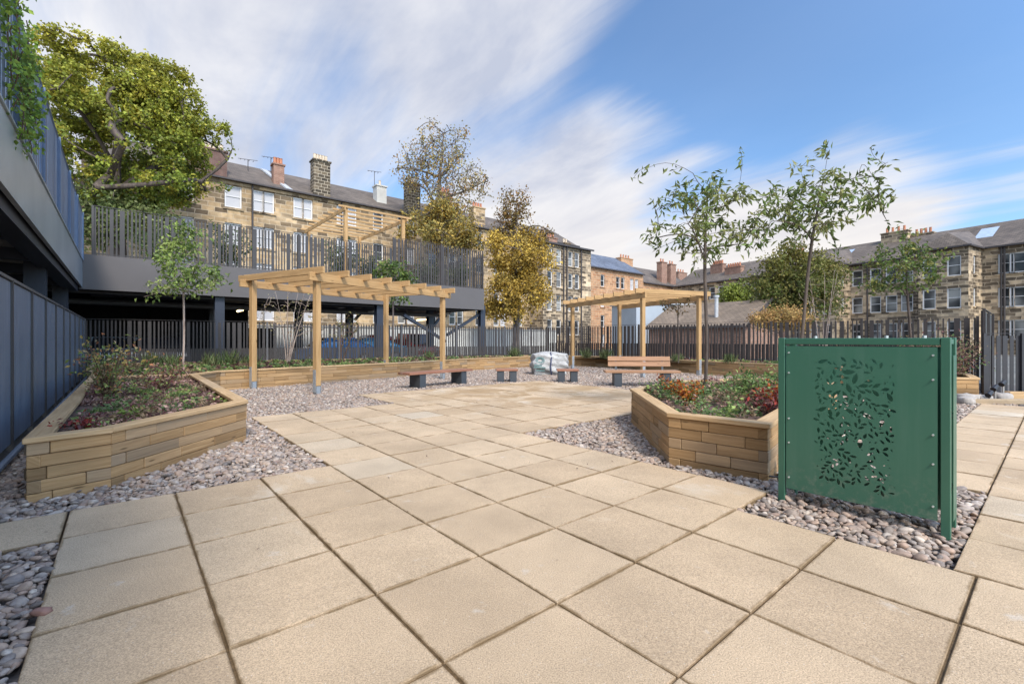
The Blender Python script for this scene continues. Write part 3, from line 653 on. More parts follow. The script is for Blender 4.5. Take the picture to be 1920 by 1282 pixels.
fence('deck_railing', 'dark grey slatted railing on top of the main car park deck', (p.x, p.y, 0), (q.x, q.y, 0), ZT - .02, 5.72, M_dark, cat='railing', wide=(.10, .16), nar=(.04, .055), gap=(.05, .075), thin=.68, postm=M_dark, group='deck railings')
p = uv(UF + .1, vx(736, UF + .1) + .03); q = uv(UF + .1, VE - .05)
fence('deck_railing', 'taller slatted railing section at the right end of the deck', (p.x, p.y, 0), (q.x, q.y, 0), ZT - .02, 6.2, M_darkbrown, cat='railing', wide=(.09, .14), nar=(.045, .055), gap=(.055, .08), thin=.75, group='deck railings')
p2 = uv(UF + 6, VE - .05); fence('deck_railing', 'slatted railing returning along the far right side of the deck', (q.x, q.y, 0), (p2.x, p2.y, 0), ZT - .02, 6.0, M_darkbrown, cat='railing', group='deck railings')
M_blue = paint('railing_blue_grey', (.085, .125, .20), .4, .2, .12, 3)
p = uv(-1.4, VL - .02); q = uv(UF, VL - .02)
fence('deck_railing', 'blue grey slatted railing with ivy on the left deck wing', (p.x, p.y, 0), (q.x, q.y, 0), ZW, 5.42, M_blue, cat='railing', wide=(.12, .2), nar=(.05, .08), gap=(.035, .05), thin=.35, group='deck railings', bottom=False)

# left cladding wall
root = empty('cladding_wall', uv(4, -.93)); tag(root, 'blue grey standing seam metal wall along the left edge', 'wall')
VW = -.93; S0 = -5; step = 1.4; u = 4.40 - 7 * 1.4
ends = []
while u < 19.2:
    u1 = min(u + step, 19.25); c = uv((u + u1) / 2, VW); o = bpy.data.objects
    m = MB(); m.box((0, 0, .95), (u1 - u - .035, .03, 1.72)); ob = m.build('panel', M_clad, root, local=True); ob.location = c - ORG[root.name]; ob.rotation_euler[2] = AU
    e = uv(u, VW + .012); m = MB(); m.box((e.x, e.y, .93), (.035, .05, 1.82), AU); m.build('seam_post', M_dark, root); u += step
m = MB(); m.bar(uv(-5.4, VW) + Vector((0, 0, 1.835)), uv(19.25, VW) + Vector((0, 0, 1.835)), .07, .03); m.build('top_rail', M_pipe, root)
m = MB(); m.tube([uv(-5.4, VW + .10) + Vector((0, 0, .07)), uv(19.2, VW + .10) + Vector((0, 0, .07))], .028, 8); m.build('bottom_rail', M_clad, root)

# gate area at the far right
M_gate = paint('gate_charcoal', (.028, .028, .033), .45)
fence('slatted_fence', 'tall dark slatted fence panel rising behind the low gate', (11.0, 10.8, 0), (13.6, 13.1, 0), -.05, 1.93, M_darkbrown, group=None, thin=.3, gap=(.03, .05), infill=1.0)
fence('garden_gate', 'low dark vertical slatted gate at the far right edge', (10.05, 9.85, 0), (10.75, 9.75, 0), -.05, 1.33, M_gate, cat='gate', thin=.3, wide=(.07, .10), gap=(.035, .05), infill=0, post_every=.95)
fence('slatted_fence', 'low open slatted fence running right from the gate', (10.84, 9.74, 0), (14.8, 8.9, 0), .05, 1.33, M_gate, thin=.9, gap=(.10, .13), nar=(.05, .06))

# ------------------------------------------------------------------ pergolas
def pergola(name, label, loc, rz, Lx, Ly, H_, n_raft, group, shoes=True, psz=.125, rh=1.):
    """posts at the corners of Lx by Ly; main beams run along x, rafters along y"""
    root = empty(name, loc, rz); tag(root, label, 'pergola', group)
    for x in (0, Lx):
        for y in (0, Ly):
            m = MB(); m.box((x, y, (H_ + .05 + .22) / 2 + .0), (psz, psz, H_ - .17)); po = m.build('post', M_pergola, root, bevel=.006, local=True)
            if shoes:
                m = MB(); m.box((x, y, .10), (.10, .10, .24)); m.box((x - psz / 2 - .004, y, .33), (.008, .09, .5)); m.box((x + psz / 2 + .004, y, .33), (.008, .09, .5)); m.build('post_shoe', M_steel, po, local=True)
    sy_ = 1 if Ly > 0 else -1
    for y in (-sy_ * (psz / 2 + .03), Ly + sy_ * (psz / 2 + .03)):
        m = MB(); m.box((Lx / 2, y, H_ - .09), (Lx + .55, .055, .18)); m.build('beam', M_pergola, root, bevel=.005, local=True)
    for i in range(n_raft):
        x = -.12 + (Lx + .24) * i / (n_raft - 1); m = MB(); m.box((x, Ly / 2, H_ + .045 * rh), (.055, abs(Ly) + .75, .15 * rh)); m.build('rafter', M_pergola, root, bevel=.005, local=True)
    return root
# first pergola: near post (-4.41,10.25), far right post (-2.2,14.2)
pa = Vector((-4.35, 10.3, 0)); d1 = Vector((-2.15, 14.3, 0)) - pa
pergola('pergola', 'freestanding timber pergola on the gravel left of centre, before the deck', (pa.x, pa.y, -.05), math.atan2(d1.y, d1.x), d1.length, 2.35, 2.72, 8, 'timber pergolas')
pb = Vector((4.19, 14.8, 0)); d2 = Vector((2.5, 19.1, 0)) - pb
pergola('pergola', 'timber pergola standing over the backed bench near the right fence', (pb.x + .0, pb.y, -.05), math.atan2(d2.y, d2.x) - math.pi/2*0 , d2.length, -2.3, 2.75, 9, 'timber pergolas')
pc = Vector((X(648, 21.4), 21.4, ZT)); 
pergola('pergola', 'timber pergola up on the roof of the car park deck', (pc.x, pc.y, ZT - .1), AU, 5.6, -2.9, 3.35, 9, 'timber pergolas', shoes=False, psz=.16, rh=.6)

# ------------------------------------------------------------------ benches, stools
def slab_seat(mb, L, W, z, n, th=.055):
    w_ = W / n
    for i in range(n): mb.box((0, -W / 2 + w_ * (i + .5), z), (L, w_ - .006, th))
def bench(name, label, loc, rz, L, W, seat, n, mat, back=False, legs=None, group=None, cat='bench'):
    root = empty(name, loc, rz); tag(root, label, cat, group)
    m = MB(); slab_seat(m, L, W, seat - .0275, n); m.build('seat', mat, root, bevel=.004, local=True)
    for x in legs:
        m = MB(); h = seat - .055 + .03; m.box((x - .09, 0, h / 2 - .03), (.012, W * .86, h)); m.box((x + .09, 0, h / 2 - .03), (.012, W * .86, h)); m.box((x, -W * .43 + .006, h / 2 - .03), (.17, .012, h)); m.box((x, W * .43 - .006, h / 2 - .03), (.17, .012, h)); m.build('leg', M_leg, root, local=True)
    if back:
        m = MB()
        for k in range(2): m.box((.0, W / 2 + .03 + k * .03, seat + .15 + k * .14), (L * .86, .03, .125), M=Matrix.Rotation(R(-12), 3, 'X'))
        m.build('backrest', mat, root, bevel=.004, local=True)
        m = MB()
        for x in (-L * .32, L * .32): m.bar((x, W / 2 - .01, seat - .08), (x, W / 2 + .085, seat + .36), .05, .02, up=(0, 1, 0))
        m.build('back_bracket', M_leg, root, local=True)
    return root
bp0, bp1 = Vector((X(757, 11.35), 11.35, 0)), Vector((X(875, 13.0), 13.0, 0)); dd = bp1 - bp0; mid = (bp0 + bp1) / 2
bench('bench', 'backless slatted hardwood bench beside the left pergola', (mid.x, mid.y, -.01), math.atan2(dd.y, dd.x), dd.length, .48, .40, 5, M_hard, legs=(-dd.length * .30, dd.length * .36), group='hardwood seats')
s1 = bench('stool', 'square hardwood stool left of the white bulk bag', (X(950, 13.4), 13.4, -.01), R(4), .62, .48, .37, 5, M_hard, legs=(-.18, .18), group='square stools', cat='stool')
s2 = copy_tree(s1); s2.location = (X(1064, 13.3), 13.3, -.01); s2.rotation_euler[2] = R(-3); tag(s2, 'square hardwood stool right of the white bulk bag', 'stool', 'square stools')
bench('bench', 'hardwood bench with slatted backrest in front of the right pergola', (X(1203, 12.0), 12.05, -.01), R(-4), 1.9, .5, .41, 4, M_bench2, back=True, legs=(-.62, .62), group='hardwood seats')

# ------------------------------------------------------------------ bulk bag
def lumpy(name, mat, parent, size, loc, seed, sub=5, amp=.12, local=False):
    bm = bmesh.new(); bmesh.ops.create_cube(bm, size=2); bmesh.ops.subdivide_edges(bm, edges=bm.edges[:], cuts=2 ** (sub - 1), use_grid_fill=True)
    rr = random.Random(seed); ph = [(rr.uniform(1, 4), rr.uniform(1, 4), rr.uniform(1, 4), rr.uniform(0, 6)) for _ in range(9)]
    for v in bm.verts:
        q = v.co.copy(); l = q.length; sph = q.normalized() * 1.15; q = q.lerp(sph, .42)
        nse = sum(math.sin(q.x * a * 2 + q.y * b * 2 + q.z * c * 3 + d) / (1 + .35 * k) for k, (a, b, c, d) in enumerate(ph)) / 3
        q = q * (1 + amp * nse * (.5 + .5 * (q.z + 1)))
        q.z = max(q.z, -.93); v.co = Vector((q.x * size[0], q.y * size[1], (q.z + .93) * size[2]))
    me = bpy.data.meshes.new(name); bm.to_mesh(me); bm.free(); me.materials.append(mat); me.polygons.foreach_set('use_smooth', [True] * len(me.polygons))
    o = bpy.data.objects.new(name, me); COL.objects.link(o); o.parent = parent; o.location = loc; return o
t = NT('woven_bag'); nz = t.noise(t.coord(), 7, 6, .65, 1.0)
c = t.mix(t.ramp(t.noise(t.coord(), 3, 4), [(.3, 0.), (.7, 1.)]), (.30, .295, .28), (.50, .49, .47)); c = t.mix(t.ramp(nz, [(.6, 0.), (.72, .4)]), c, (.36, .33, .30)); t.set(c, .7); t.bump(nz, .9, .06); M_bag = t.m
M_teal = paint('teal_print', (.10, .20, .19), .7); M_navy = paint('navy_strap', (.02, .03, .09), .7)
bl = Vector((X(1030, 16.3), 16.3, 0)); root = empty('bulk_bag', bl); tag(root, 'crumpled white bulk bag with teal print between the two stools', 'bulk bag')
lumpy('sack', M_bag, root, (.62, .5, .40), (0, 0, -.03), 4, 5, .11)
m = MB(); m.tube([(.02, -.62, .0), (.0, -.60, .3), (.03, -.52, .6), (.02, -.3, .76)], .02, 5); m.build('strap', M_navy, root, local=True, smooth=True)
m = MB()
for r_ in (.15, .10):
    m.tube([(-.36 + r_ * math.cos(a), -.555 + .07 * math.sin(a) + .015, .5 + r_ * .62 * math.sin(a)) for a in np.linspace(0, 2 * math.pi, 17)], .012, 4)
for z, x0, x1 in ((.33, -.56, -.30), (.26, -.58, -.18), (.16, -.50, -.2)): m.bar((x0, -.575, z), (x1, -.600, z - .01), .012, .035)
m.build('print', M_teal, root, local=True)

# ------------------------------------------------------------------ green perforated screen
gp0, gp1 = Vector((2.055, 3.51, 0)), Vector((2.65, 2.82, 0)); dg = gp1 - gp0; LG = dg.length; ag = math.atan2(dg.y, dg.x)
root = empty('metal_screen', (gp0.x, gp0.y, -.03), ag); tag(root, 'green metal screen with cut out leaf pattern standing on pebbles', 'screen')
DEP = .24
for x, y in ((0, 0), (LG, 0), (0, DEP), (LG, DEP)):
    m = MB(); m.box((x, y, .62), (.045, .045, 1.24)); m.build('post', M_green, root, bevel=.003, local=True)
for y in (0, DEP):
    m = MB(); m.box((LG / 2, y, 1.215), (LG - .05, .04, .045)); m.build('top_rail', M_green, root, bevel=.003, local=True)
m = MB()
for z in (.3, .75, 1.215):
    for x in (0, LG): m.box((x, DEP / 2, z), (.03, DEP - .05, .03))
m.build('side_rail', M_green, root, local=True)
x0p, x1p, z0p, z1p = .032, LG - .036, .115, 1.18
def leafpanel(y, seed, name, ns=78, ne=110):
    rr = random.Random(seed); px0, px1 = x0p + (x1p - x0p) * .225, x0p + (x1p - x0p) * .755; holes = []
    def add(cx, cz, ang, ln, wd):
        r = ln * .5
        if not (px0 + r * .3 < cx < px1 - r * .3 and .19 + r < cz < 1.10 - r * .3): return
        for h in holes:
            if (h[0] - cx) ** 2 + (h[1] - cz) ** 2 < ((h[2] + ln) * .31 + .003) ** 2: return
        holes.append((cx, cz, ln, ang, wd))
    for _ in range(ns):                      # sprigs: paired leaves along a curved stem
        sx_, sz_ = rr.uniform(px0, px1), rr.uniform(.2, 1.1); a = rr.uniform(0, 6.28); cur = rr.uniform(-.25, .25); n_ = rr.randint(4, 9); big = rr.random() < .25
        for k in range(n_):
            ln = (.070 if big else .042) * rr.uniform(.65, 1.2); sx_ += math.cos(a) * ln * .75; sz_ += math.sin(a) * ln * .75; a += cur
            for sd_ in (-1, 1):
                an = a + sd_ * rr.uniform(.5, .8); add(sx_ + math.cos(an) * ln * .62, sz_ + math.sin(an) * ln * .62, an, ln, ln * rr.uniform(.36, .48))
    for _ in range(ne): ln = rr.uniform(.010, .020); add(rr.uniform(px0, px1), rr.uniform(.2, 1.1), rr.uniform(0, 6.28), ln, ln * .5)
    V2 = [Vector((x0p, z0p)), Vector((x1p, z0p)), Vector((x1p, z1p)), Vector((x0p, z1p))]; E2 = [(0, 1), (1, 2), (2, 3), (3, 0)]; polys = []
    for (cx, cz, ln, an, wd) in holes:
        prof = [(-.5, 0), (-.22, .34), (.08, .5), (.34, .36), (.5, 0), (.34, -.36), (.08, -.5), (-.22, -.34)]; i0 = len(V2); pp = []
        for (p_, q_) in prof:
            xx, zz_ = p_ * ln, q_ * wd; pp.append((cx + xx * math.cos(an) - zz_ * math.sin(an), cz + xx * math.sin(an) + zz_ * math.cos(an)))
        V2 += [Vector(q) for q in pp]; E2 += [(i0 + k, i0 + (k + 1) % 8) for k in range(8)]; polys.append(pp)
    vo_, eo, fo, *_ = delaunay_2d_cdt(V2, E2, [], 0, 1e-6)
    pc_ = [(sum(p[0] for p in q) / 8, sum(p[1] for p in q) / 8, q) for q in polys]; keep = []
    for f in fo:
        cx = sum(vo_[k][0] for k in f) / len(f); cz = sum(vo_[k][1] for k in f) / len(f); ins_ = False
        for hx, hz_, q in pc_:
            if abs(hx - cx) < .03 and abs(hz_ - cz) < .03 and bool(inpoly(np.array(cx), np.array(cz), q)): ins_ = True; break
        if not ins_: keep.append(tuple(f))
    me = bpy.data.meshes.new(name); me.from_pydata([(v[0], y, v[1]) for v in vo_], [], keep); me.materials.append(M_sheet); o = bpy.data.objects.new(name, me); COL.objects.link(o); o.parent = root
    sm = o.modifiers.new('thickness', 'SOLIDIFY'); sm.thickness = .004; sm.offset = 0; return o
leafpanel(-.018, 5, 'panel'); leafpanel(DEP + .018, 11, 'panel', 13, 45)
m = MB(); m.box((-.004, DEP / 2, .64), (.004, DEP - .06, 1.0)); m.build('side_panel', M_green, root, local=True)  # left panel added only to keep light out between the two sheets
m = MB(); m.box((LG + .026, DEP / 2 + .01, .62), (.004, DEP - .09, 1.02)); m.build('side_panel', M_green, root, local=True)
m = MB()
for z in (.20, .46, .64, .98, 1.13):
    for x in (x0p + .02, x1p - .02): m.tube([(x, -.030, z), (x, -.020, z)], .006, 8)
for x in (.15, .42, .58, .78): m.tube([(x, DEP - .0, 1.235), (x, DEP, 1.255)], .012, 8)
m.build('bolt', M_cloth, root, local=True)

# spotlight by the right planter's corner
sp_ = Vector((2.42, 4.02, 0)); root = empty('spot_light', sp_); tag(root, 'small black ground spotlight at the corner of the right planter', 'spotlight')
m = MB(); m.tube([(0, 0, .0), (0, 0, .12)], .012, 6); m.box((0, 0, .01), (.16, .10, .02)); m.build('base', M_black, root, local=True)
m = MB(); m.tube([(-.01, -.02, .10), (.03, .02, .22)], [.035, .045], 10); m.build('lamp_head', M_black, root, local=True)
m = MB(); m.tube([(-.02, -.02, .01), (-.15, -.10, .03), (-.28, -.02, .025), (-.4, .12, .02), (-.5, .2, -.01)], .008, 5); m.build('cable', M_black, root, local=True, smooth=True)
for k, (px, py) in enumerate(((1856, 738), (1866, 727), (1881, 718))):
    Y = 8.9 + k * .25; m0 = Vector((X(px, Y), Y, 0)); root = empty('spot_light', m0); tag(root, ['leftmost and lowest', 'middle', 'rightmost and tallest'][k] + ' of three small black cowl lamps before the gate', 'spotlight', 'three lamps before the gate')
    hh = max(.12, Zp(py, Y) - .02) ; m = MB(); m.tube([(0, 0, -.03), (0, 0, hh)], .02, 6); m.build('stem', M_concrete, root, local=True)
    m = MB(); m.tube([(-.06, -.02, hh - .01), (.05, .02, hh + .06)], [.05, .035], 10); m.build('lamp_head', M_black, root, local=True)
# sleepers at the end of the path and at the left edge
M_oldwood = wood('old_sleeper', (.30, .22, .14), (.42, .33, .22), .85, .1)
m = MB(); m.box((0, 0, .035), (1.05, .13, .09)); o = m.build('timber_sleeper', M_oldwood, bevel=.006); o.location = (9.15, 8.72, 0); o.rotation_euler[2] = R(-3); tag(o, 'grey weathered timber sleeper lying across the end of the path', 'timber')
m = MB(); m.box((0, 0, .06), (1.3, .16, .16)); o = m.build('timber_sleeper', M_cap, bevel=.006); o.location = (10.75, 9.35, 0); o.rotation_euler[2] = R(-8); tag(o, 'yellow timber sleeper below the gate at the right edge', 'timber')
m = MB(); m.box((0, 0, -.02), (.7, .05, .09)); o = m.build('timber_sleeper', M_cap, bevel=.004); q = ab(3.5, -2.05); o.location = (q.x, q.y, 0); o.rotation_euler[2] = AU; tag(o, 'short timber edging board at the left end of the paving strip', 'timber')
# boulders near the gate, one lone stone on the slabs
M_rock = paint('rock_grey', (.33, .30, .27), .85, 0, .3, 6)
for k, (x, y, s_) in enumerate(((8.6, 8.75, .13), (8.85, 9.0, .16), (9.2, 9.02, .13), (9.75, 9.2, .15))):
    o = lumpy('rock', M_rock, None, (s_, s_ * .8, s_ * .55), (x, y, -.02), 20 + k, 2, .2); tag(o, ['pale rock lying furthest left at the foot of the far planter', 'largest pale rock below the far planter corner', 'smaller pale rock right of the planter corner', 'pale rock at the foot of the gate post'][k], 'rock', 'rocks by the far planter')
M_redst = paint('red_stone', (.30, .16, .12), .8, 0, .2, 20)
o = lumpy('stone', M_redst, None, (.035, .02, .012), (X(78, 2.02), 2.02, -.002), 31, 2, .1); tag(o, 'single reddish brown stone lying on the slab edge at the lower left', 'stone')

# fallen leaf scraps on the paving (stuff)
n = 42; a_ = rng.uniform(1, 12.5, n); b_ = rng.uniform(0, 14.5, n); ok = np.array([bool(paved(np.array([x]), np.array([y]), -.05)[0]) for x, y in zip(a_, b_)]); Pq = np.array([tuple(ab(x, y)) for x, y in zip(a_[ok], b_[ok])]); Pq[:, 2] = .012
dr = rng.normal(size=(len(Pq), 3)); dr[:, 2] = 0
tag(leaf_mesh('fallen_leaves', Pq, dr, rng.uniform(.015, .035, len(Pq)), .014, pick([(.06, .035, .02), (.10, .05, .03), (.2, .13, .06)], len(Pq))), 'small dry brown leaves scattered over the paving slabs', 'fallen leaves', kind='stuff')

# ------------------------------------------------------------------ plants in the planters
def cover(name, label, poly, z, dens, palette, weights, lsize=(.025, .06), hgt=(.05, .16), inset=.16, patch=.9, seed=1):
    P = np.array([(p[0], p[1]) for p in poly]); lo, hi = P.min(0), P.max(0); area = np.prod(hi - lo); n = int(area * dens)
    x = rng.uniform(lo[0], hi[0], n); y = rng.uniform(lo[1], hi[1], n); c = P.mean(0); ok = inpoly(x, y, poly)
    # keep clear of the cap rail
    for i in range(len(P)):
        a, b = P[i], P[(i + 1) % len(P)]; d = b - a; L = np.hypot(*d); tt = np.clip(((x - a[0]) * d[0] + (y - a[1]) * d[1]) / L ** 2, 0, 1); ok &= np.hypot(x - a[0] - tt * d[0], y - a[1] - tt * d[1]) > inset
    x, y = x[ok], y[ok]; n = len(x); k = 26
    pal = np.array(palette); sel = rng.choice(len(pal), n, p=weights)
    fld = np.sin(x * 5 / patch + seed) * np.cos(y * 4.3 / patch + seed * 2) + np.sin(x * 2.1 + y * 3.3 + seed)
    sel = np.where(rng.random(n) < .6, ((fld + 2) / 4 * len(pal)).astype(int) % len(pal), sel)
    h = rng.uniform(*hgt, n) * (.7 + .5 * rng.random(n)); rad = rng.uniform(.04, .10, n)
    ci = np.repeat(np.arange(n), k); a = rng.uniform(0, 6.283, n * k); r = np.sqrt(rng.random(n * k)) * rad[ci]
    C_ = np.c_[x[ci] + np.cos(a) * r, y[ci] + np.sin(a) * r, z + h[ci] * rng.uniform(.15, 1, n * k) * (1 - (r / .16) ** 2 * .6)]
    Dr = np.c_[np.cos(a), np.sin(a), rng.uniform(-.25, .9, n * k)]
    L_ = rng.uniform(*lsize, n * k); col = pal[sel[ci]] * rng.uniform(.75, 1.25, (n * k, 1))
    o = leaf_mesh(name, C_, Dr, L_, L_ * rng.uniform(.5, .85, n * k), col); tag(o, label, 'ground cover', kind='stuff'); return o
PURP = (.21, .085, .085); PURP2 = (.15, .075, .065); PK = (.42, .26, .21); GR = (.14, .21, .075); LG_ = (.24, .31, .09); BR = (.27, .19, .11); OR = (.42, .13, .02); RD = (.26, .03, .02)
cover('ground_cover', 'purple, brown and green low plants filling the left planter', PL_LEFT, .35, 52, [PURP, PK, GR, BR, PURP2, LG_, PK], [.14, .18, .17, .17, .10, .12, .12], hgt=(.03, .13), seed=2, inset=.17)
cover('ground_cover', 'green, orange and dark red low plants filling the right planter', PL_RIGHT, .39, 50, [GR, LG_, GR, BR, PURP, GR, PK, LG_], [.27, .18, .14, .12, .08, .1, .05, .06], hgt=(.06, .22), seed=5, inset=.17)
cover('ground_cover', 'low green and brown plants in the long back planter', PL_BACK, .39, 17, [GR, BR, PURP2, LG_, GR, BR], [.25, .2, .15, .15, .15, .1], lsize=(.05, .10), hgt=(.03, .12), seed=9, inset=.2)
# individual bushes: leaf colour clumps that can be told apart
def bush(label, x, y, z, r, h, n, pal, ls=.06, name='shrub', stems=9, up=.4, lw=.5, group=None, sparse=0):
    root = empty(name, (x, y, z)); tag(root, label, 'shrub', group); m = MB(); tipsP = []
    for k in range(stems):
        a = random.uniform(0, 6.28); rr = r * random.uniform(.3, 1); hh = h * random.uniform(.55, 1.05)
        p = [Vector((x, y, z - .03)), Vector((x + math.cos(a) * rr * .35, y + math.sin(a) * rr * .35, z + hh * .45)), Vector((x + math.cos(a) * rr * .75, y + math.sin(a) * rr * .75, z + hh * .8)), Vector((x + math.cos(a) * rr, y + math.sin(a) * rr, z + hh))]
        m.tube(p, [.008, .006, .004, .002], 4, cap=False); tipsP.append(p)
    m.build('stems', M_stem, root, smooth=True)
    arr = np.array([[tuple(q) for q in p] for p in tipsP]); ti = rng.integers(0, stems, n); f = rng.uniform(.5, 2.999, n); fi = f.astype(int); C_ = arr[ti, fi] + (arr[ti, fi + 1] - arr[ti, fi]) * (f - fi)[:, None] + rng.normal(size=(n, 3)) * r * .16
    Dr = rng.normal(size=(n, 3)); Dr[:, 2] += up; s_ = ls * rng.uniform(.6, 1.3, n); leaf_mesh('foliage', C_, Dr, s_, s_ * lw, pick(pal, n), root); return root
bush('tall sparse autumn shrub with bronze and yellow leaves at the left cladding wall', -5.7, 6.5, .36, .5, .78, 620, [(.34, .26, .14), (.30, .36, .10), (.45, .20, .10), (.18, .24, .08), (.46, .34, .10)], .065, stems=16, name='autumn_shrub')
bush('low pink and orange leaved shrub below the tall autumn shrub', -5.75, 7.6, .36, .5, .38, 520, [PK, (.34, .15, .07), BR, LG_, PURP], .06, stems=14, name='autumn_shrub')
bush('small lime green shrub at the front of the left planter', -3.95, 4.75, .36, .16, .13, 110, [LG_, (.18, .24, .04)], .05, stems=8)
bush('small bright green shrub in the middle of the left planter', -4.5, 6.2, .36, .2, .14, 120, [LG_, GR], .05, stems=8)
bush('red leaved plant at the left tip of the left planter', -3.85, 4.1, .36, .2, .12, 140, [RD, PURP, (.22, .05, .05)], .045, stems=8, name='red_plant')
bush('bright orange shrub at the left end of the right planter', 2.2, 5.75, .40, .24, .26, 420, [OR, (.45, .19, .03), (.34, .08, .02)], .045, stems=12, name='orange_shrub')
bush('small upright orange shrub by the back edge of the right planter', 2.35, 6.9, .40, .2, .24, 180, [OR, BR, (.34, .10, .04)], .05, stems=9, name='orange_shrub')
bush('orange and red shrub against the left post of the green screen', 2.95, 5.0, .40, .26, .34, 380, [OR, RD, (.3, .06, .02), BR], .05, stems=12, name='orange_shrub')
bush('broad fresh green shrub in the right planter beside the screen', 3.35, 6.3, .40, .42, .34, 620, [GR, LG_, (.10, .17, .04)], .055, stems=18)
bush('dark purple shrub at the front of the right planter', 2.75, 4.95, .40, .25, .2, 260, [PURP, PURP2, RD], .05, stems=10, name='purple_shrub')
bush('low grey green shrub at the left tip of the right planter', 2.1, 6.45, .40, .3, .2, 320, [GR, (.10, .14, .07)], .045, stems=12)
bush('dense rusty green shrub in the far planter beside the gate', 9.55, 10.2, .36, .85, .85, 2600, [BR, (.16, .12, .06), GR, PURP, (.20, .13, .09)], .06, stems=40)
for k, (px, Y, hh, lab) in enumerate(((285, 13.3, .5, 'wispy grass clump left of the small tree in front of the back fence'), (322, 13.4, .45, 'wispy grass clump just left of the small tree trunk'), (395, 13.6, .5, 'wispy grass clump right of the small tree trunk'), (430, 14.0, .55, 'tall wispy grass clump between small tree and birch'), (465, 14.3, .42, 'short wispy grass clump left of the pergola'),
        (805, 19.3, .4, 'wispy clump seen between the left pergola posts'), (965, 20.7, .55, 'yellow grass clump against the fence left of the bag'), (1100, 20.6, .5, 'pale grass clump beside the far pergola post'), (1135, 19.7, .5, 'second pale grass clump beside the far pergola post'), (1270, 17.2, .35, 'green clump behind the right bench'), (1370, 15.4, .4, 'green clump right of the far pergola'))):
    x = X(px, Y); root = empty('grass_clump', (x, Y, .38)); tag(root, lab, 'grass', 'grass clumps along the fences'); n = 90; a = rng.uniform(0, 6.28, n)
    C_ = np.c_[x + rng.normal(0, .10, n), Y + rng.normal(0, .08, n), np.full(n, .38)]; Dr = np.c_[np.cos(a) * .35, np.sin(a) * .35, np.ones(n)]; leaf_mesh('blades', C_, Dr, hh * rng.uniform(.5, 1.1, n), .02, pick([GR, (.20, .22, .10), (.14, .16, .07)], n), root)

# young trees
YT = dict(group='young planted trees', droop=.12)
def ell(px, py, Y, rx, rz, ry=None): return (X(px, Y), Y, Zp(py, Y), rx / F * Y, ry if ry else rx / F * Y, rz / F * Y)
yl = [(.14, .20, .05), (.17, .22, .055), (.24, .25, .08), (.10, .14, .04), (.31, .30, .11)]
Y = 7.3
tree('young_tree', 'slender young tree with drooping leaves left of the green screen', (X(1322, Y), Y, .36), 1.196 + (637 - 485) / F * Y, [ell(1285, 345, Y, 80, 42), ell(1372, 285, Y, 24, 45), ell(1325, 425, Y, 118, 75), ell(1225, 325, Y, 42, 24), ell(1395, 400, Y, 66, 52), ell(1228, 440, Y, 32, 62), ell(1335, 390, Y, 75, 85), ell(1380, 250, Y, 12, 26)], 120, 1250, .125, yl, M_bark, trunk_r=.026, lw=.32, twig_r=.0028, leafspread=.045, top=Zp(360, Y), bough=22, **YT)
Y = 7.6
tree('young_tree', 'leaning young tree rising behind the green screen', (X(1492, Y), Y, .36), 1.196 + (637 - 480) / F * Y, [ell(1540, 375, Y, 105, 58), ell(1520, 298, Y, 45, 28), ell(1455, 365, Y, 55, 30), ell(1625, 305, Y, 35, 45), ell(1605, 405, Y, 55, 65), ell(1465, 430, Y, 62, 42), ell(1520, 390, Y, 85, 75), ell(1665, 275, Y, 14, 14)], 120, 1350, .125, yl, M_bark, trunk_r=.025, lw=.32, twig_r=.0028, leafspread=.045, top=Zp(330, Y), lean=(.1, 0), bough=22, **YT)
Y = 11.4; fg = [(.10, .16, .035), (.16, .21, .05), (.07, .11, .03), (.26, .24, .06)]
tree('young_tree', 'small green young tree in front of the right blackened tenement', (X(1708, Y), Y, .36), Zp(560, Y), [ell(1690, 500, Y, 65, 45), ell(1700, 455, Y, 45, 28), ell(1730, 500, Y, 40, 50), ell(1650, 530, Y, 30, 25)], 110, 1500, .10, fg, M_bark, trunk_r=.026, lw=.5, twig_r=.003, leafspread=.07, top=Zp(460, Y), **YT)
Y = 13.6
tree('young_tree', 'small light green tree before the left end of the deck', (X(343, Y), Y, .36), Zp(560, Y), [ell(345, 490, Y, 55, 45), ell(355, 440, Y, 35, 22), ell(350, 525, Y, 75, 25), ell(285, 548, Y, 25, 6), ell(415, 520, Y, 28, 18), ell(330, 470, Y, 40, 30)], 120, 1800, .13, [(.28, .36, .08), (.18, .26, .07), (.32, .36, .13), (.12, .18, .04)], M_birch, trunk_r=.028, lw=.5, twig_r=.004, leafspread=.09, top=Zp(450, Y), **YT)
Y = 17.6
tree('young_tree', 'small green tree in the back planter behind the left pergola', (X(735, Y), Y, .36), Zp(600, Y), [ell(735, 505, Y, 35, 25), ell(760, 515, Y, 25, 18), ell(740, 560, Y, 28, 12)], 70, 900, .15, [(.10, .16, .04), (.07, .11, .03), LIME], M_barkgrey, trunk_r=.035, lw=.45, twig_r=.005, leafspread=.09, top=Zp(500, Y), **YT)
Y = 16.8
tree('young_tree', 'thin sparse tree seen through the far pergola', (X(1272, Y), Y, .36), Zp(600, Y), [ell(1272, 565, Y, 38, 22)], 60, 260, .11, [OLIVE, (.2, .13, .06)], M_bark, trunk_r=.022, lw=.45, twig_r=.004, leafspread=.06, **YT)
Y = 14.4
tree('birch_sapling', 'pale multi stemmed birch sapling behind the left pergola', (X(540, Y), Y, .36), .8, [ell(540, 590, Y, 60, 50), ell(580, 600, Y, 45, 40)], 90, 200, .07, [(.30, .27, .10), (.20, .13, .07), (.4, .36, .2)], M_birch, trunk_r=.014, lw=.6, twig_r=.0045, leafspread=.08, top=Zp(545, Y), stems=7, group='birch saplings')
Y = 12.6
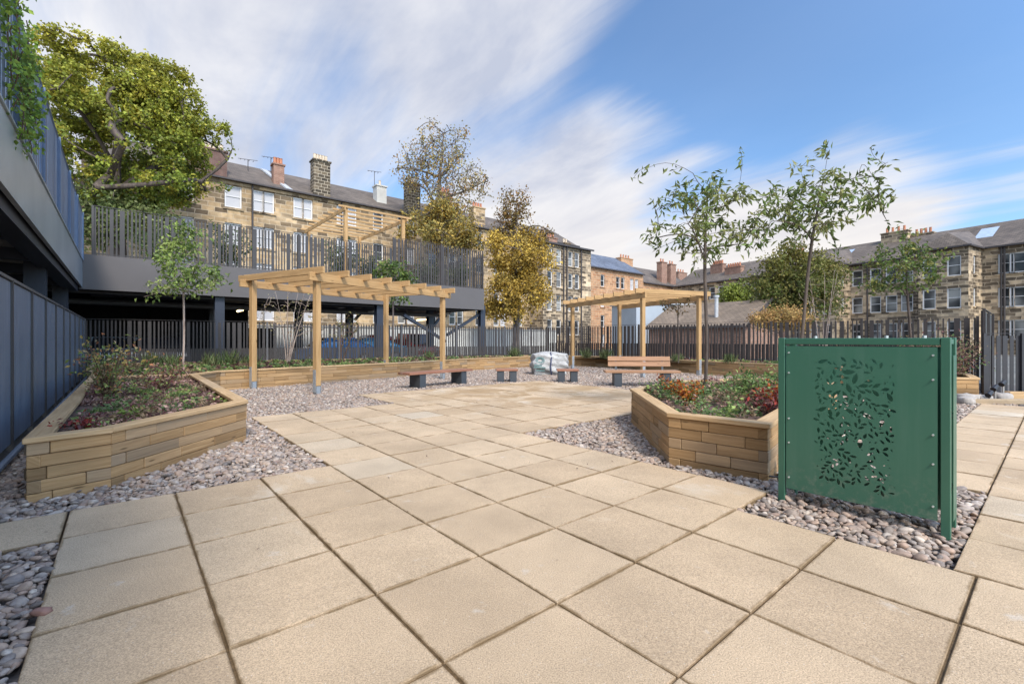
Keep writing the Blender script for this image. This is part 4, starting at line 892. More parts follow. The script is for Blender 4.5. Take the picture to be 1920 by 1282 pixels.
tree('birch_sapling', 'thin pale birch stems in front of the green and orange bushes', (X(1543, Y), Y, .36), 1.0, [ell(1545, 560, Y, 45, 60)], 60, 260, .07, [(.24, .19, .07), OLIVE], M_birch, trunk_r=.013, lw=.6, twig_r=.0035, leafspread=.07, top=Zp(510, Y), stems=4, group='birch saplings')
Y = 16.6
tree('birch_sapling', 'bare dark twiggy sapling right of the near pergola post', (X(640, Y), Y, .36), .9, [ell(650, 620, Y, 35, 40)], 60, 160, .08, [(.3, .24, .1), OLIVE], M_stem, trunk_r=.02, lw=.6, twig_r=.004, leafspread=.07, stems=3, group='birch saplings')

# ------------------------------------------------------------------ trees beyond the courtyard
Y = 25.5; SYC = [(.22, .29, .045), (.15, .22, .035), (.30, .34, .045), (.46, .38, .05), (.10, .15, .03), (.24, .30, .045)]
tree('sycamore_tree', 'huge rounded green and yellow tree rising behind the left railing', (X(205, Y), Y, -.05), Zp(430, Y), pads([ell(220, 170, Y, 130, 80), ell(130, 160, Y, 70, 60), ell(230, 280, Y, 150, 110), ell(330, 250, Y, 65, 50), ell(350, 330, Y, 65, 45), ell(120, 290, Y, 60, 80), ell(300, 150, Y, 50, 35), ell(180, 110, Y, 70, 28)], 175, .95, .36), 1150, 62000, .175, SYC, M_bark, trunk_r=.42, lw=.75, twig_r=.025, leafspread=.15, top=Zp(150, Y), group='trees beyond the courtyard', bough=60, col_by_h=(9, 20, (.40, .36, .05)), minr=.02)
Y = 24.5
tree('shrubby_tree', 'pale green shrubby tree just behind the left railing', (X(190, Y), Y, ZT - 3), 4, [ell(205, 385, Y, 65, 38), ell(260, 420, Y, 70, 40), ell(170, 420, Y, 40, 50)], 160, 6500, .2, [(.16, .19, .06), (.10, .14, .04), (.22, .24, .09)], M_bark, trunk_r=.10, lw=.6, twig_r=.015, leafspread=.25, group='trees beyond the courtyard')
Y = 41.5; AUT = [(.52, .36, .09), (.34, .31, .12), (.46, .24, .07), (.28, .26, .12), (.22, .18, .10)]
tree('autumn_tree', 'tall thin autumn tree with bare upper branches above the deck railing', (X(822, Y), Y, -.05), Zp(470, Y), [ell(810, 260, Y, 30, 40), ell(850, 270, Y, 35, 40), ell(790, 310, Y, 48, 50), ell(850, 340, Y, 60, 55), ell(895, 345, Y, 30, 28), ell(760, 330, Y, 24, 28), ell(825, 400, Y, 60, 40)], 620, 5200, .20, AUT, M_barkgrey, trunk_r=.27, lw=.7, twig_r=.028, leafspread=.28, top=Zp(250, Y), group='trees beyond the courtyard', clump=.8, bough=40)
Y = 40
tree('golden_tree', 'low spreading golden tree at the foot of the bare autumn tree', (X(815, Y), Y, -.05), 4, pads([ell(790, 425, Y, 40, 30), ell(840, 440, Y, 50, 32), ell(880, 440, Y, 35, 26), ell(835, 410, Y, 40, 22)], 34, .8, .5), 280, 7500, .24, [(.44, .32, .08), (.30, .26, .09), (.54, .35, .07), (.24, .22, .07)], M_barkgrey, trunk_r=.15, lw=.7, twig_r=.02, leafspread=.35, group='trees beyond the courtyard')
Y = 38
tree('golden_tree', 'slim golden tree with sparse twiggy top right of the deck', (X(968, Y), Y, -.05), 4.0, pads([ell(960, 480, Y, 42, 55), ell(985, 550, Y, 42, 55), ell(940, 560, Y, 30, 50), ell(1010, 480, Y, 34, 45)], 56, .85, .65), 380, 15500, .22, [(.52, .34, .06), (.42, .28, .06), (.32, .24, .07), (.60, .42, .08)], M_barkgrey, trunk_r=.16, lw=.7, twig_r=.02, leafspread=.30, top=Zp(400, Y), group='trees beyond the courtyard')
Y = 38.5
tree('autumn_tree', 'smaller twiggy autumn treetop behind the slim golden tree', (X(962, Y), Y, -.05), 9, [ell(965, 390, Y, 34, 40), ell(950, 420, Y, 30, 26), ell(1010, 440, Y, 30, 14)], 230, 1900, .20, [(.30, .15, .04), (.2, .13, .05), (.25, .2, .06)], M_barkgrey, trunk_r=.14, lw=.7, twig_r=.022, leafspread=.25, group='trees beyond the courtyard')
Y = 34
tree('round_tree', 'rounded dense green tree in front of the right tenement', (X(1485, Y), Y, -.05), 2, pads([ell(1465, 540, Y, 55, 50), ell(1500, 520, Y, 50, 45), ell(1545, 545, Y, 35, 45), ell(1450, 560, Y, 40, 30), ell(1490, 495, Y, 30, 20)], 60, .8, .6), 320, 16000, .22, [(.13, .17, .04), (.19, .20, .06), (.09, .12, .035), (.25, .21, .06)], M_bark, trunk_r=.16, lw=.65, twig_r=.02, leafspread=.35, group='trees beyond the courtyard', col_by_h=(5, 9, (.20, .16, .03)))
Y = 28
tree('orange_bush', 'spreading orange leaved bush above the right fence', (X(1465, Y), Y, -.05), .5, [ell(1465, 595, Y, 50, 15), ell(1432, 602, Y, 30, 14), ell(1498, 602, Y, 30, 13)], 160, 6000, .14, [(.46, .27, .10), (.38, .21, .07), (.50, .33, .12), (.30, .24, .08)], M_bark, trunk_r=.08, lw=.6, twig_r=.012, leafspread=.2, group='trees beyond the courtyard')
Y = 45
tree('lime_bush', 'small bright lime green tree beside the shed roof', (X(1378, Y), Y, -.05), 2, [ell(1378, 555, Y, 26, 20)], 60, 2500, .3, [(.24, .27, .04), (.18, .22, .04)], M_bark, trunk_r=.08, lw=.6, twig_r=.02, leafspread=.3, group='trees beyond the courtyard')
# shrubs up on the deck behind its railing
for k, (px, lab) in enumerate(((430, 'green shrub on the deck behind the railing, left of the roof pergola'), (640, 'green shrub on the deck inside the roof pergola'), (690, 'green shrub on the deck right of the roof pergola'), (800, 'green shrub behind the taller railing section'), (860, 'rightmost green shrub behind the taller railing'), (300, 'leftmost green shrub on the deck behind the railing'))):
    Y = 23.0 + k * .3; r_ = (px - 960) / F; Yd = (UF + 1.4) / (CT - ST * r_); bush(lab, r_ * Yd, Yd, ZT - .1, .9, 1.9 if k < 2 else 1.5, 900, [(.10, .14, .05), (.06, .09, .03), (.15, .17, .07)], .15, name='deck_shrub', stems=20, group='shrubs on the deck')
# ivy on the left railing
root = empty('ivy', uv(6, VL)); tag(root, 'trailing green ivy climbing the blue grey railing at the upper left', 'climbing plant'); m = MB(); CC = []; 
for k in range(26):
    u = random.choice((4.6, 5.0, 5.6, 6.1, 6.8, 7.4, 8.0, 8.6)) + random.uniform(-.3, .3); z = random.uniform(4.5, 5.45); pth = []
    for j in range(9):
        q = uv(u, VL + .04 + random.uniform(0, .06)) + Vector((0, 0, z)); pth.append(q); z -= random.uniform(.05, .16); u += random.uniform(-.06, .12)
    m.tube(pth, .006, 4, cap=False); CC += pth
m.build('stems', M_stem, root)
CC = np.array([tuple(c) for c in CC]); n = 2200; C_ = CC[rng.integers(0, len(CC), n)] + rng.normal(size=(n, 3)) * .06; Dr = rng.normal(size=(n, 3)); Dr[:, 2] -= .6; leaf_mesh('foliage', C_, Dr, rng.uniform(.04, .09, n), .05, pick([(.20, .32, .05), (.30, .42, .07), (.14, .22, .05)], n), root)

# ------------------------------------------------------------------ buildings
def wall_with_windows(root, mat, p0, p1, z0, z1, wins, name='wall', surround=None, depth=.16, framem=None, mull=None):
    """p0,p1 plan points; outward normal is to the right of p0->p1. wins: (s, zbottom, width, height, kind)"""
    p0, p1 = Vector(p0).to_3d(), Vector(p1).to_3d(); d = p1 - p0; L = d.length; d.normalize(); ang = math.atan2(d.y, d.x)
    xs = sorted(set([0, L] + [max(0, w_[0] - w_[2] / 2) for w_ in wins] + [min(L, w_[0] + w_[2] / 2) for w_ in wins])); zs = sorted(set([z0, z1] + [w_[1] for w_ in wins] + [w_[1] + w_[3] for w_ in wins]))
    m = MB()
    for i in range(len(xs) - 1):
        for j in range(len(zs) - 1):
            cx, cz = (xs[i] + xs[i + 1]) / 2, (zs[j] + zs[j + 1]) / 2
            if xs[i + 1] - xs[i] < 1e-4: continue
            if any(abs(cx - w_[0]) < w_[2] / 2 and w_[1] < cz < w_[1] + w_[3] for w_ in wins): continue
            m.quad([(xs[i], 0, zs[j]), (xs[i + 1], 0, zs[j]), (xs[i + 1], 0, zs[j + 1]), (xs[i], 0, zs[j + 1])])
    for (s, zb, w_, h_, k) in wins:
        a, b, c, e = s - w_ / 2, s + w_ / 2, zb, zb + h_
        m.quad([(a, 0, c), (a, 0, e), (a, depth, e), (a, depth, c)]); m.quad([(b, 0, c), (b, depth, c), (b, depth, e), (b, 0, e)])
        m.quad([(a, 0, e), (b, 0, e), (b, depth, e), (a, depth, e)]); m.quad([(a, 0, c), (a, depth, c), (b, depth, c), (b, 0, c)])
    wo = m.build(name, mat, root, local=True); o = ORG[root.name]; wo.location = p0 - Vector((o.x, o.y, o.z)); wo.rotation_euler[2] = ang
    for (s, zb, w_, h_, k) in wins:
        fr = MB(); fw = .095; y = depth - .03
        fr.box((s, y, zb + fw / 2), (w_, .05, fw)); fr.box((s, y, zb + h_ - fw / 2), (w_, .05, fw)); fr.box((s - w_ / 2 + fw / 2, y, zb + h_ / 2), (fw, .05, h_ - 2 * fw)); fr.box((s + w_ / 2 - fw / 2, y, zb + h_ / 2), (fw, .05, h_ - 2 * fw)); fr.box((s, y + .002, zb + h_ * .52), (w_ - 2 * fw, .05, .05))
        fo = fr.build('window', framem or M_white, root, local=True); fo.location = wo.location; fo.rotation_euler[2] = ang
        pn = MB(); pn.quad([(s - w_ / 2, y + .03, zb), (s + w_ / 2, y + .03, zb), (s + w_ / 2, y + .03, zb + h_), (s - w_ / 2, y + .03, zb + h_)]); pn.build('pane', M_blind if k == 'b' else M_glass, fo, local=True)
        sm = MB(); sm.box((s, -.03, zb - .07), (w_ + .24, .14, .14)); sm.build('sill', mat if surround is None else surround, fo, local=True)
    return wo
def roofmesh(root, mat, quads, name='roof'):
    m = MB()
    for q in quads:
        q = [Vector(p) for p in q]; x = (q[1] - q[0]).normalized(); n = x.cross(q[-1] - q[0]).normalized(); y = n.cross(x); m.quad(q, [((p - q[0]).dot(x), (p - q[0]).dot(y)) for p in q])
    return m.build(name, mat, root)
def chimney(root, mat, c, wx, wy, z0, z1, ang, pots, potm=None, roof=None, cope=None):
    m = MB(); m.box((0, 0, (z0 + z1) / 2 - z0), (wx, wy, z1 - z0)); par = roof or root
    ch_ = m.build('chimney', mat, par, local=True); o = org(par); ch_.location = (c[0] - o.x, c[1] - o.y, z0 - o.z); ch_.rotation_euler[2] = ang
    m = MB(); m.box((0, 0, z1 - z0 + .06), (wx + .16, wy + .16, .12)); m.build('coping', cope or mat, ch_, local=True)
    m = MB()
    for k in range(pots): x = (k - (pots - 1) / 2) * (wx * .86 / max(1, pots)); m.tube([(x, 0, z1 - z0 + .1), (x, 0, z1 - z0 + .6), (x, 0, z1 - z0 + .66)], [.13, .11, .13], 8)
    m.build('chimney_pots', potm or M_pot, ch_, local=True, smooth=False); return ch_
UT = 39.5                                             # plane of the back tenement row
def pxv(px, u=UT): return vx(px, u)
GZ = -.5
# -- buff tenement
v0_, v1_ = -2.0, 44.2; e0, e1 = uv(UT, v0_), uv(UT, v1_)
root = empty('tenement', uv(UT, 20)); tag(root, 'long buff sandstone tenement with brown slate roof behind the deck', 'building')
wins = []
def addw(lst, v, base, w_, tops, h_, kind): 
    for zt in tops: lst.append((v - base, zt - h_, w_, h_, kind))
TOPS = (12.62, 9.85, 7.05, 4.3)
for px, w_ in ((345, 1.15), (437.5, 1.1)): addw(wins, pxv(px), v0_, w_, TOPS, 1.65, 'b')
for px in (485, 504, 560, 577): addw(wins, pxv(px), v0_, .78, TOPS, 1.62, 'b')
vv = pxv(640)
while vv < v1_ - 2:
    for o_ in (0, .95): addw(wins, vv + o_, v0_, .78, TOPS, 1.6, 'g' if random.random() < .6 else 'b')
    addw(wins, vv + 3.3, v0_, .95, TOPS, 1.6, 'g'); vv += 5.6
wall_with_windows(root, M_st1, e0, e1, GZ, 13.0, wins)
wall_with_windows(root, M_st1, e1, uv(UT + 8, v1_), GZ, 13.0, [])
zr = 15.75; n_ = Vector((0, 0, 1))
rf = roofmesh(root, M_slate, [(uv(UT - .25, v0_) + n_ * 12.95, uv(UT - .25, v1_) + n_ * 12.95, uv(UT + 4.4, v1_) + n_ * zr, uv(UT + 4.4, v0_) + n_ * zr), (uv(UT + 9, v1_) + n_ * 12.9, uv(UT + 9, v0_) + n_ * 12.9, uv(UT + 4.4, v0_) + n_ * zr, uv(UT + 4.4, v1_) + n_ * zr)])
m = MB(); m.bar(uv(UT - .3, v0_) + n_ * 12.98, uv(UT - .3, v1_) + n_ * 12.98, .16, .12); 
for px in (473, 640, 760): 
    q = uv(UT - .08, pxv(px)); m.tube([(q.x, q.y, 12.9), (q.x, q.y, GZ)], .07, 6)
m.build('gutter', M_rust, root)
m = MB(); m.bar(uv(UT - .02, v0_) + n_ * 12.78, uv(UT - .02, v1_) + n_ * 12.78, .10, .22); m.build('eaves_course', M_st1, root)
def chim(px0, px1, ytop, mat, pots, u=UT + 1.2, zbot=12.6, wy=.9, potm=None, root_=None, rf_=None):
    c0, c1 = vx(px0, u), vx(px1, u); r_ = ((px0 + px1) / 2 - 960) / F; Yc = u / (CT - ST * r_); zt = Zp(ytop, Yc); c = uv(u, (c0 + c1) / 2)
    chimney(root_ or root, mat, c, c1 - c0, wy, zbot, zt, TH, pots, potm, rf_ or rf)
chim(352, 424, 283, M_brickdark, 8, u=UT + .6); chim(511, 531, 312, M_brick, 3, potm=M_potred, wy=.7); chim(585, 616, 306, M_band, 5, u=UT + .5); chim(703, 721, 352, M_render, 1, u=UT + 2); chim(761, 784, 347, M_band, 4, u=UT + .5)
chim(826, 844, 365, M_brick, 3, u=UT + 1, potm=M_potred); chim(884, 905, 392, M_st1, 4, u=UT + 1.5, potm=M_potred); chim(955, 972, 425, M_st1, 3, u=UT + 1.5)
m = MB()
for px, y in ((465, 300), (508, 296), (702, 322)):
    m = MB()
    u = UT + 3; v = vx(px, u); r_ = (px - 960) / F; Yc = u / (CT - ST * r_); zt = Zp(y, Yc); b = uv(u, v); m.tube([(b.x, b.y, 14), (b.x, b.y, zt)], .03, 4)
    for k in range(4): m.bar(b + uv(0, -.5 + k * .3) + n_ * zt, b + uv(.25, -.5 + k * .3) + n_ * (zt), .03, .03)
    m.bar(b + uv(0, -.7) + n_ * (zt - .05), b + uv(0, .7) + n_ * (zt + .1), .03, .03); m.build('aerial', M_rust, root)
# flashed dormer-like skew by the small chimney
v = pxv(521, UT + 1); m = MB(); m.bar(uv(UT - .1, v + .6) + n_ * 13.1, uv(UT + 4, v - .4) + n_ * 15.6, .5, .12); m.build('flashing', M_lead, root)
# -- blackened block at the end of the row, standing proud
root = empty('tenement', uv(UT - 1, 45)); tag(root, 'tall narrow blackened stone tenement end with many drainpipes', 'building')
a0, a1 = pxv(1018, UT - 2.2), pxv(1108, UT - 2.2) ; wins = []
for px in (1031, 1048, 1070, 1082): 
    for zt in (11.6, 9.0, 6.3, 3.5): wins.append((vx(px, UT - 2.2) - a0, zt - 1.75, .8, 1.75, 'g'))
wall_with_windows(root, M_st2, uv(UT - 2.2, a0), uv(UT - 2.2, a1), GZ, 12.2, wins); wall_with_windows(root, M_st2, uv(UT - 2.2, a1), uv(UT + 3, a1), GZ, 12.2, []); wall_with_windows(root, M_st2, uv(UT + 3, a0), uv(UT - 2.2, a0), GZ, 12.2, [])
roofmesh(root, M_slate, [(uv(UT - 2.5, a0 - .2) + n_ * 12.2, uv(UT - 2.5, a1 + .2) + n_ * 12.2, uv(UT + 3, a1 + .2) + n_ * 12.9, uv(UT + 3, a0 - .2) + n_ * 12.9)])
m = MB(); m.bar(uv(UT - 2.5, a0 - .2) + n_ * 12.15, uv(UT - 2.5, a1 + .2) + n_ * 12.15, .15, .18)
for px in (1057, 1063, 1090): q = uv(UT - 2.3, vx(px, UT - 2.3)); m.tube([(q.x, q.y, 12.1), (q.x, q.y, GZ)], .09, 6)
m.build('drainpipe', M_rust, root)
chim(1024, 1040, 448, M_brick, 3, u=UT, zbot=11.5, potm=M_potred, root_=root, rf_=root); chim(1054, 1064, 458, M_st1, 2, u=UT, zbot=11.5, root_=root, rf_=root)
# -- orange sandstone
def rowhouse(label, pxa, pxb, u, ze, rise, wallm, roofm, winpx, tops, chims, ww=.85, kindp=.5, wh=1.6):
    a0, a1 = vx(pxa, u), vx(pxb, u); root = empty('tenement', uv(u, (a0 + a1) / 2)); tag(root, label, 'building'); ws = []
    for px in winpx:
        for zt in tops: ws.append((vx(px, u) - a0, zt - wh, ww, wh, 'b' if random.random() < kindp else 'g'))
    wall_with_windows(root, wallm, uv(u, a0), uv(u, a1), GZ, ze, ws); wall_with_windows(root, wallm, uv(u, a1), uv(u + 8, a1), GZ, ze, [])
    rf = roofmesh(root, roofm, [(uv(u - .3, a0) + n_ * (ze - .05), uv(u - .3, a1 + .2) + n_ * (ze - .05), uv(u + 4.5, a1 + .2) + n_ * (ze + rise), uv(u + 4.5, a0) + n_ * (ze + rise)), (uv(u + 9, a1 + .2) + n_ * ze, uv(u + 9, a0) + n_ * ze, uv(u + 4.5, a0) + n_ * (ze + rise), uv(u + 4.5, a1 + .2) + n_ * (ze + rise))])
    m = MB(); m.bar(uv(u - .3, a0) + n_ * ze, uv(u - .3, a1) + n_ * ze, .16, .14); m.build('gutter', M_rust, root)
    for (x0, x1, yt, mt, pots, uo) in chims: chim(x0, x1, yt, mt, pots, u=u + uo, zbot=ze - 1, potm=M_potred, root_=root, rf_=rf)
    return root
rowhouse('orange sandstone tenement with blue slate roof and small dormers', 1100, 1206, UT, 10.7, 3.0, M_st3, M_slateblue, (1130, 1159, 1168, 1185, 1194), (9.9, 7.2, 4.5, 1.9), [(1160, 1182, 486, M_st3, 4, 4)])
rowhouse('orange tenement with brown roof and two tall red chimneys', 1206, 1300, UT + .6, 9.7, 3.3, M_st3, M_slate, (1215, 1226, 1240, 1252, 1266, 1278, 1290), (9.0, 6.3, 3.6), [(1236, 1246, 493, M_brick, 2, 1), (1253, 1263, 497, M_brick, 2, 1), (1268, 1284, 512, M_brick, 3, 4)], ww=1.0)
# -- right blackened row
DR = Vector((-.491, .871, 0)); NRm = Vector((-.871, -.491, 0)); PR = Vector((36.5, 50, 0))
def rp(t_, out=0, z=0): return PR + DR * t_ + NRm * out + Vector((0, 0, z))
def rt(px, out=0):                                  # position along the row for a bearing
    r_ = (px - 960) / F; q = PR + NRm * out; return (q.x - r_ * q.y) / (r_ * DR.y - DR.x)
root = empty('tenement', rp(-8)); tag(root, 'long blackened sandstone tenement with projecting bays at the right', 'building', None)
ZE = 9.25; tA, tB = 24.0, rt(2050); ws = []
# wall runs from far (t large) to near (t small): outward normal must face the camera
def tw(px, w_, tops, hh, kind): 
    for zt in tops: ws.append((tA - rt(px), zt - hh, w_, hh, kind))
RT = (8.6, 5.7, 2.9)
for px, k in ((1607, 'g'), (1641, 'g'), (1671, 'g'), (1700, 'g'), (1886, 'g'), (1908, 'g'), (1960, 'g')): tw(px, 1.0, RT, 1.7, k)
for px in (1335, 1352, 1372, 1400, 1420, 1440, 1465, 1490): tw(px, .95, RT, 1.7, 'g')
wall_with_windows(root, M_st2, rp(tA), rp(tB), GZ, ZE, ws)
rise = 3.0; bk = 5.0
rf = roofmesh(root, M_slate, [(rp(tA, .3, ZE - .05), rp(tB, .3, ZE - .05), rp(tB, -bk, ZE + rise), rp(tA, -bk, ZE + rise)), (rp(tB, -2 * bk, ZE), rp(tA, -2 * bk, ZE), rp(tA, -bk, ZE + rise), rp(tB, -bk, ZE + rise))])
m = MB(); m.bar(rp(tA, .32, ZE), rp(tB, .32, ZE), .16, .14)
for px in (1583, 1627, 1735, 1878, 1884): q = rp(rt(px), .1); m.tube([(q.x, q.y, ZE), (q.x, q.y, GZ)], .08, 6)
m.build('gutter', M_rust, root)
wall_with_windows(root, M_st2, rp(tA, -2 * bk), rp(tA, 0), GZ, ZE, [])
def bay(pxa, pxb, out, wpx, kinds='b'):
    t0, t1 = rt(pxa, out), rt(pxb, out); ws2 = []; L = t0 - t1
    for f_ in wpx:
        for zt in (ZE - .75, ZE - 3.55, ZE - 6.4): ws2.append((L * f_, zt - 1.75, .95, 1.75, kinds))
    wall_with_windows(root, M_st2, rp(t0, out), rp(t1, out), GZ, ZE, ws2, name='bay_wall')
    ws3 = [(out * .45, zt - 1.6, .7, 1.6, 'g') for zt in (ZE - .75, ZE - 3.55, ZE - 6.4)]
    wall_with_windows(root, M_st2, rp(t1, out), rp(t1, 0), GZ, ZE, ws3, name='bay_wall'); wall_with_windows(root, M_st2, rp(t0, 0), rp(t0, out), GZ, ZE, [], name='bay_wall')
    A_, B_ = rp(t0 + .2, out + .3, ZE - .02), rp(t1 - .2, out + .3, ZE - .02); C_, D_ = rp(t1 - .2, -1.5, ZE + .0), rp(t0 + .2, -1.5, ZE + .0); tm = (t0 + t1) / 2; pk = rp(tm, out - 1.2, ZE + 1.55); pk2 = rp(tm, -3.0, ZE + 2.2)
    m = MB()
    for q in ((A_, B_, pk), (B_, C_, pk2, pk), (D_, A_, pk, pk2)):
        q = [Vector(p) for p in q]; x = (q[1] - q[0]).normalized(); nn = x.cross(q[-1] - q[0]).normalized(); y = nn.cross(x); m.quad(q, [((p - q[0]).dot(x), (p - q[0]).dot(y)) for p in q])
    m.build('bay_roof', M_slate, root); m = MB(); m.bar(A_, B_, .14, .14); m.bar(B_, C_, .14, .14); m.build('bay_gutter', M_rust, root)
bay(1722, 1816, 3.2, (.22, .72), 'g'); bay(1512, 1568, 3.0, (.3, .7), 'g')
def chr_(pxa, pxb, ytop, out, mat, pots, zb=ZE + 1):
    t0, t1 = rt(pxa, out), rt(pxb, out); c = rp((t0 + t1) / 2, out); zt = Zp(ytop, c.y); chimney(root, mat, (c.x, c.y), abs(t0 - t1), .8, zb, zt, math.atan2(DR.y, DR.x), pots, M_potred, rf)
chr_(1335, 1358, 497, -3, M_brick, 6); chr_(1362, 1392, 502, -2, M_brick, 6); chr_(1478, 1510, 477, -4, M_brick, 5); chr_(1655, 1705, 437, -4.5, M_st2, 4); chr_(1712, 1752, 440, -5.2, M_st2, 4)
M_sky = paint('skylight_glass', (.36, .43, .52), .15)
for px0, px1, ya, yb, out in ((1835, 1870, 448, 432, -3.2), (1573, 1598, 487, 478, -3.0)):
    t0, t1 = rt(px0, out), rt(px1, out); zz_ = ZE + rise * (-out) / bk
    m = MB(); m.quad([rp(t0, out + 1.2, zz_ - .72 + .1), rp(t1, out + 1.2, zz_ - .72 + .1), rp(t1, out - .7, zz_ + .42 + .1), rp(t0, out - .7, zz_ + .42 + .1)]); m.build('skylight', M_sky, root)
# -- shed with tiled roof, and a grey gable wall behind it
Y0 = 33.0; root = empty('brick_shed', (X(1310, Y0), Y0, 0)); tag(root, 'low red brick shed with brown tiled pitched roof beyond the right fence', 'building')
sA, sB = Vector((X(1216, 37), 37, 0)), Vector((X(1396, 31), 31, 0)); dS = (sB - sA).normalized(); nS = Vector((-dS.y, dS.x, 0)); W_ = 7; hS = 2.1; zS = GZ
wall_with_windows(root, M_brick, sA, sB, zS, hS, []); wall_with_windows(root, M_brick, sB, sB + nS * W_, zS, hS, [])
roofmesh(root, M_tile, [(sA - dS * .3 - nS * .3 + n_ * hS, sB + dS * .3 - nS * .3 + n_ * hS, sB + dS * .3 + nS * W_ / 2 + n_ * (hS + 2.0), sA - dS * .3 + nS * W_ / 2 + n_ * (hS + 2.0)), (sB + dS * .3 + nS * (W_ + .3) + n_ * hS, sA - dS * .3 + nS * (W_ + .3) + n_ * hS, sA - dS * .3 + nS * W_ / 2 + n_ * (hS + 2.0), sB + dS * .3 + nS * W_ / 2 + n_ * (hS + 2.0))])
m = MB(); m.quad([sB + n_ * hS, sB + nS * W_ + n_ * hS, sB + nS * W_ / 2 + n_ * (hS + 1.95)]); m.build('gable', M_brick, root)
m = MB(); m.bar(sA - nS * .33 + n_ * hS, sB - nS * .33 + n_ * hS, .12, .16); m.bar(sB + dS * .32 - nS * .3 + n_ * hS, sB + dS * .32 + nS * W_ / 2 + n_ * (hS + 2.03), .08, .2); m.bar(sB + dS * .32 + nS * (W_ + .3) + n_ * hS, sB + dS * .32 + nS * W_ / 2 + n_ * (hS + 2.03), .08, .2); m.build('fascia_board', M_rust, root)
m = MB(); q = sA + dS * 5.0 + nS * 1.2; m.tube([q + n_ * 2.4, q + n_ * 4.3], .14, 8); m.tube([q + n_ * 4.3, q + n_ * 4.45], .2, 8); m.build('flue', M_lead, root)
root = empty('gable_wall', (X(1240, 42), 42, 0)); tag(root, 'pale blue grey rendered building behind the shed roof', 'building')
gA, gB = Vector((X(1193, 42), 42, 0)), Vector((X(1372, 46), 46, 0)); dG = (gB - gA).normalized(); nG = Vector((-dG.y, dG.x, 0)); m = MB(); c = (gA + gB) / 2 + nG * 2; m.box((c.x, c.y, 2.0), ((gB - gA).length, 4, 5.0), math.atan2(dG.y, dG.x)); m.build('wall', M_greyrender, root)
m = MB(); m.box((c.x, c.y, 4.56), ((gB - gA).length + .3, 4.3, .12), math.atan2(dG.y, dG.x)); m.build('roof_edge', M_lead, root)
# -- pale boundary wall behind the car park
root = empty('boundary_wall', (X(800, 36), 36, 0)); tag(root, 'pale rendered boundary wall seen beneath and beside the deck', 'wall'); wA, wB = uv(33.5, 4), uv(33.5, 34); m = MB(); c = (wA + wB) / 2; m.box((c.x, c.y, .95), ((wB - wA).length, .3, 2.3), TH); m.build('wall', M_render, root); m = MB(); m.box((c.x, c.y, 2.14), ((wB - wA).length, .42, .10), TH); m.build('coping', M_concrete, root)
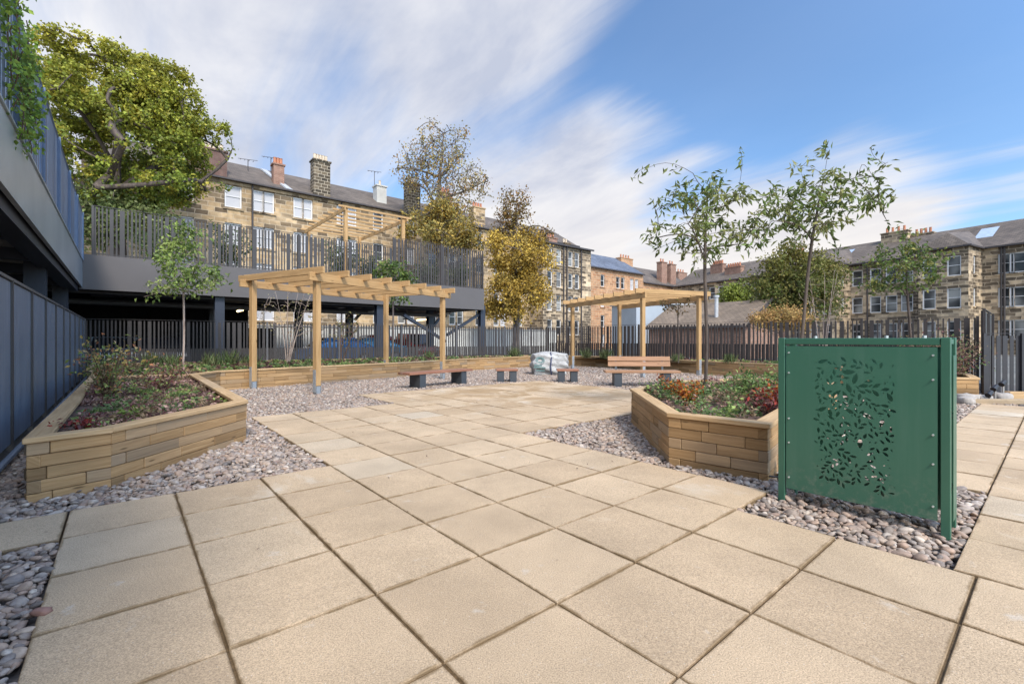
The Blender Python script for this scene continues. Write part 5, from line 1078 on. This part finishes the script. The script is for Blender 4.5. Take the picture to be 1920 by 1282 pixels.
# hedge-like yard planting beyond the right fence
# ------------------------------------------------------------------ cars under the deck
def car(label, loc, rz, col, name='parked_car', tall=1.0):
    root = empty(name, loc, rz); tag(root, label, 'car', 'cars parked under the deck'); mt = carpaint('car_paint_' + name, col)
    prof = [(-2.05, .35), (-2.1, .62), (-2.0, .82), (-1.15, .92), (-.55, 1.38 * tall), (.75, 1.42 * tall), (1.55, 1.0), (2.0, .92), (2.1, .6), (2.05, .33)]
    bm = bmesh.new(); secs = []
    for y, k in ((-.86, .0), (-.84, .55), (-.70, 1.), (.70, 1.), (.84, .55), (.86, 0.)):
        row = []
        for (x, z) in prof:
            zz_ = z if z < .95 else .92 + (z - .92) * k; row.append(bm.verts.new((x * (1 if abs(y) < .85 else .985), y * (1 if z < .95 else (.97 if k < 1 else 1)), zz_)))
        secs.append(row)
    for a, b in zip(secs, secs[1:]):
        for i in range(len(prof) - 1): bm.faces.new((a[i], a[i + 1], b[i + 1], b[i]))
        bm.faces.new((a[-1], a[0], b[0], b[-1]))
    bm.faces.new(secs[0]); bm.faces.new(secs[-1][::-1]); bmesh.ops.recalc_face_normals(bm, faces=bm.faces[:]); me = bpy.data.meshes.new('body'); bm.to_mesh(me); bm.free(); me.materials.append(mt); o = bpy.data.objects.new('body', me); COL.objects.link(o); o.parent = root; bv = o.modifiers.new('bevel', 'BEVEL'); bv.width = .05; bv.segments = 2
    m = MB()
    for s in (-1, 1): m.quad([(-1.0, s * .80, .97), (1.35, s * .80, .97), (.72, s * .715, 1.36 * tall), (-.5, s * .715, 1.34 * tall)])
    m.build('side_window', M_cglass, root, local=True)
    m = MB(); m.quad([(-1.14, -.66, .96), (-.58, -.62, 1.36 * tall), (-.58, .62, 1.36 * tall), (-1.14, .66, .96)]); m.quad([(1.52, -.66, 1.04), (.80, -.62, 1.41 * tall), (.80, .62, 1.41 * tall), (1.52, .66, 1.04)]); m.build('windscreen', M_cglass, root, local=True)
    for x in (-1.3, 1.32):
        for s in (-1, 1):
            m = MB(); m.tube([(x, s * .70, .31), (x, s * .885, .31)], .31, 18); wh = m.build('wheel', M_black, root, local=True); m = MB(); m.tube([(x, s * .80, .31), (x, s * .895, .31)], .19, 12); m.build('rim', M_steel, wh, local=True)
    for s in (-1, 1): m = MB(); m.box((-2.03, s * .62, .68), (.12, .34, .14)); m.build('headlight', M_white, root, local=True)
    return root
def under(px, u): r_ = (px - 960) / F; Y = u / (CT - ST * r_); return (r_ * Y, Y, -.08)
car('bright blue car behind the fence between the left pergola posts', under(625, UF + 3.2), AV, (.02, .16, .42))
car('light blue car behind the fence near the deck column', under(690, UF + 5), AV, (.05, .30, .55))
car('tall red vehicle seen through the fence right of the column', under(775, UF + 6.5), AU, (.55, .03, .02), tall=1.2)
car('red car partly hidden left of the column under the deck', under(700, UF + 8), AV, (.5, .05, .02), tall=1.15)
car('dark car behind the fence left of the small tree', under(300, UF + 3), AU, (.03, .03, .035))
car('silver car behind the fence at the far left', under(215, UF + 3.2), AU, (.35, .42, .46))
for o in bpy.data.objects:
    if o.type == 'MESH' and o.name.startswith(('fallen',)): pass
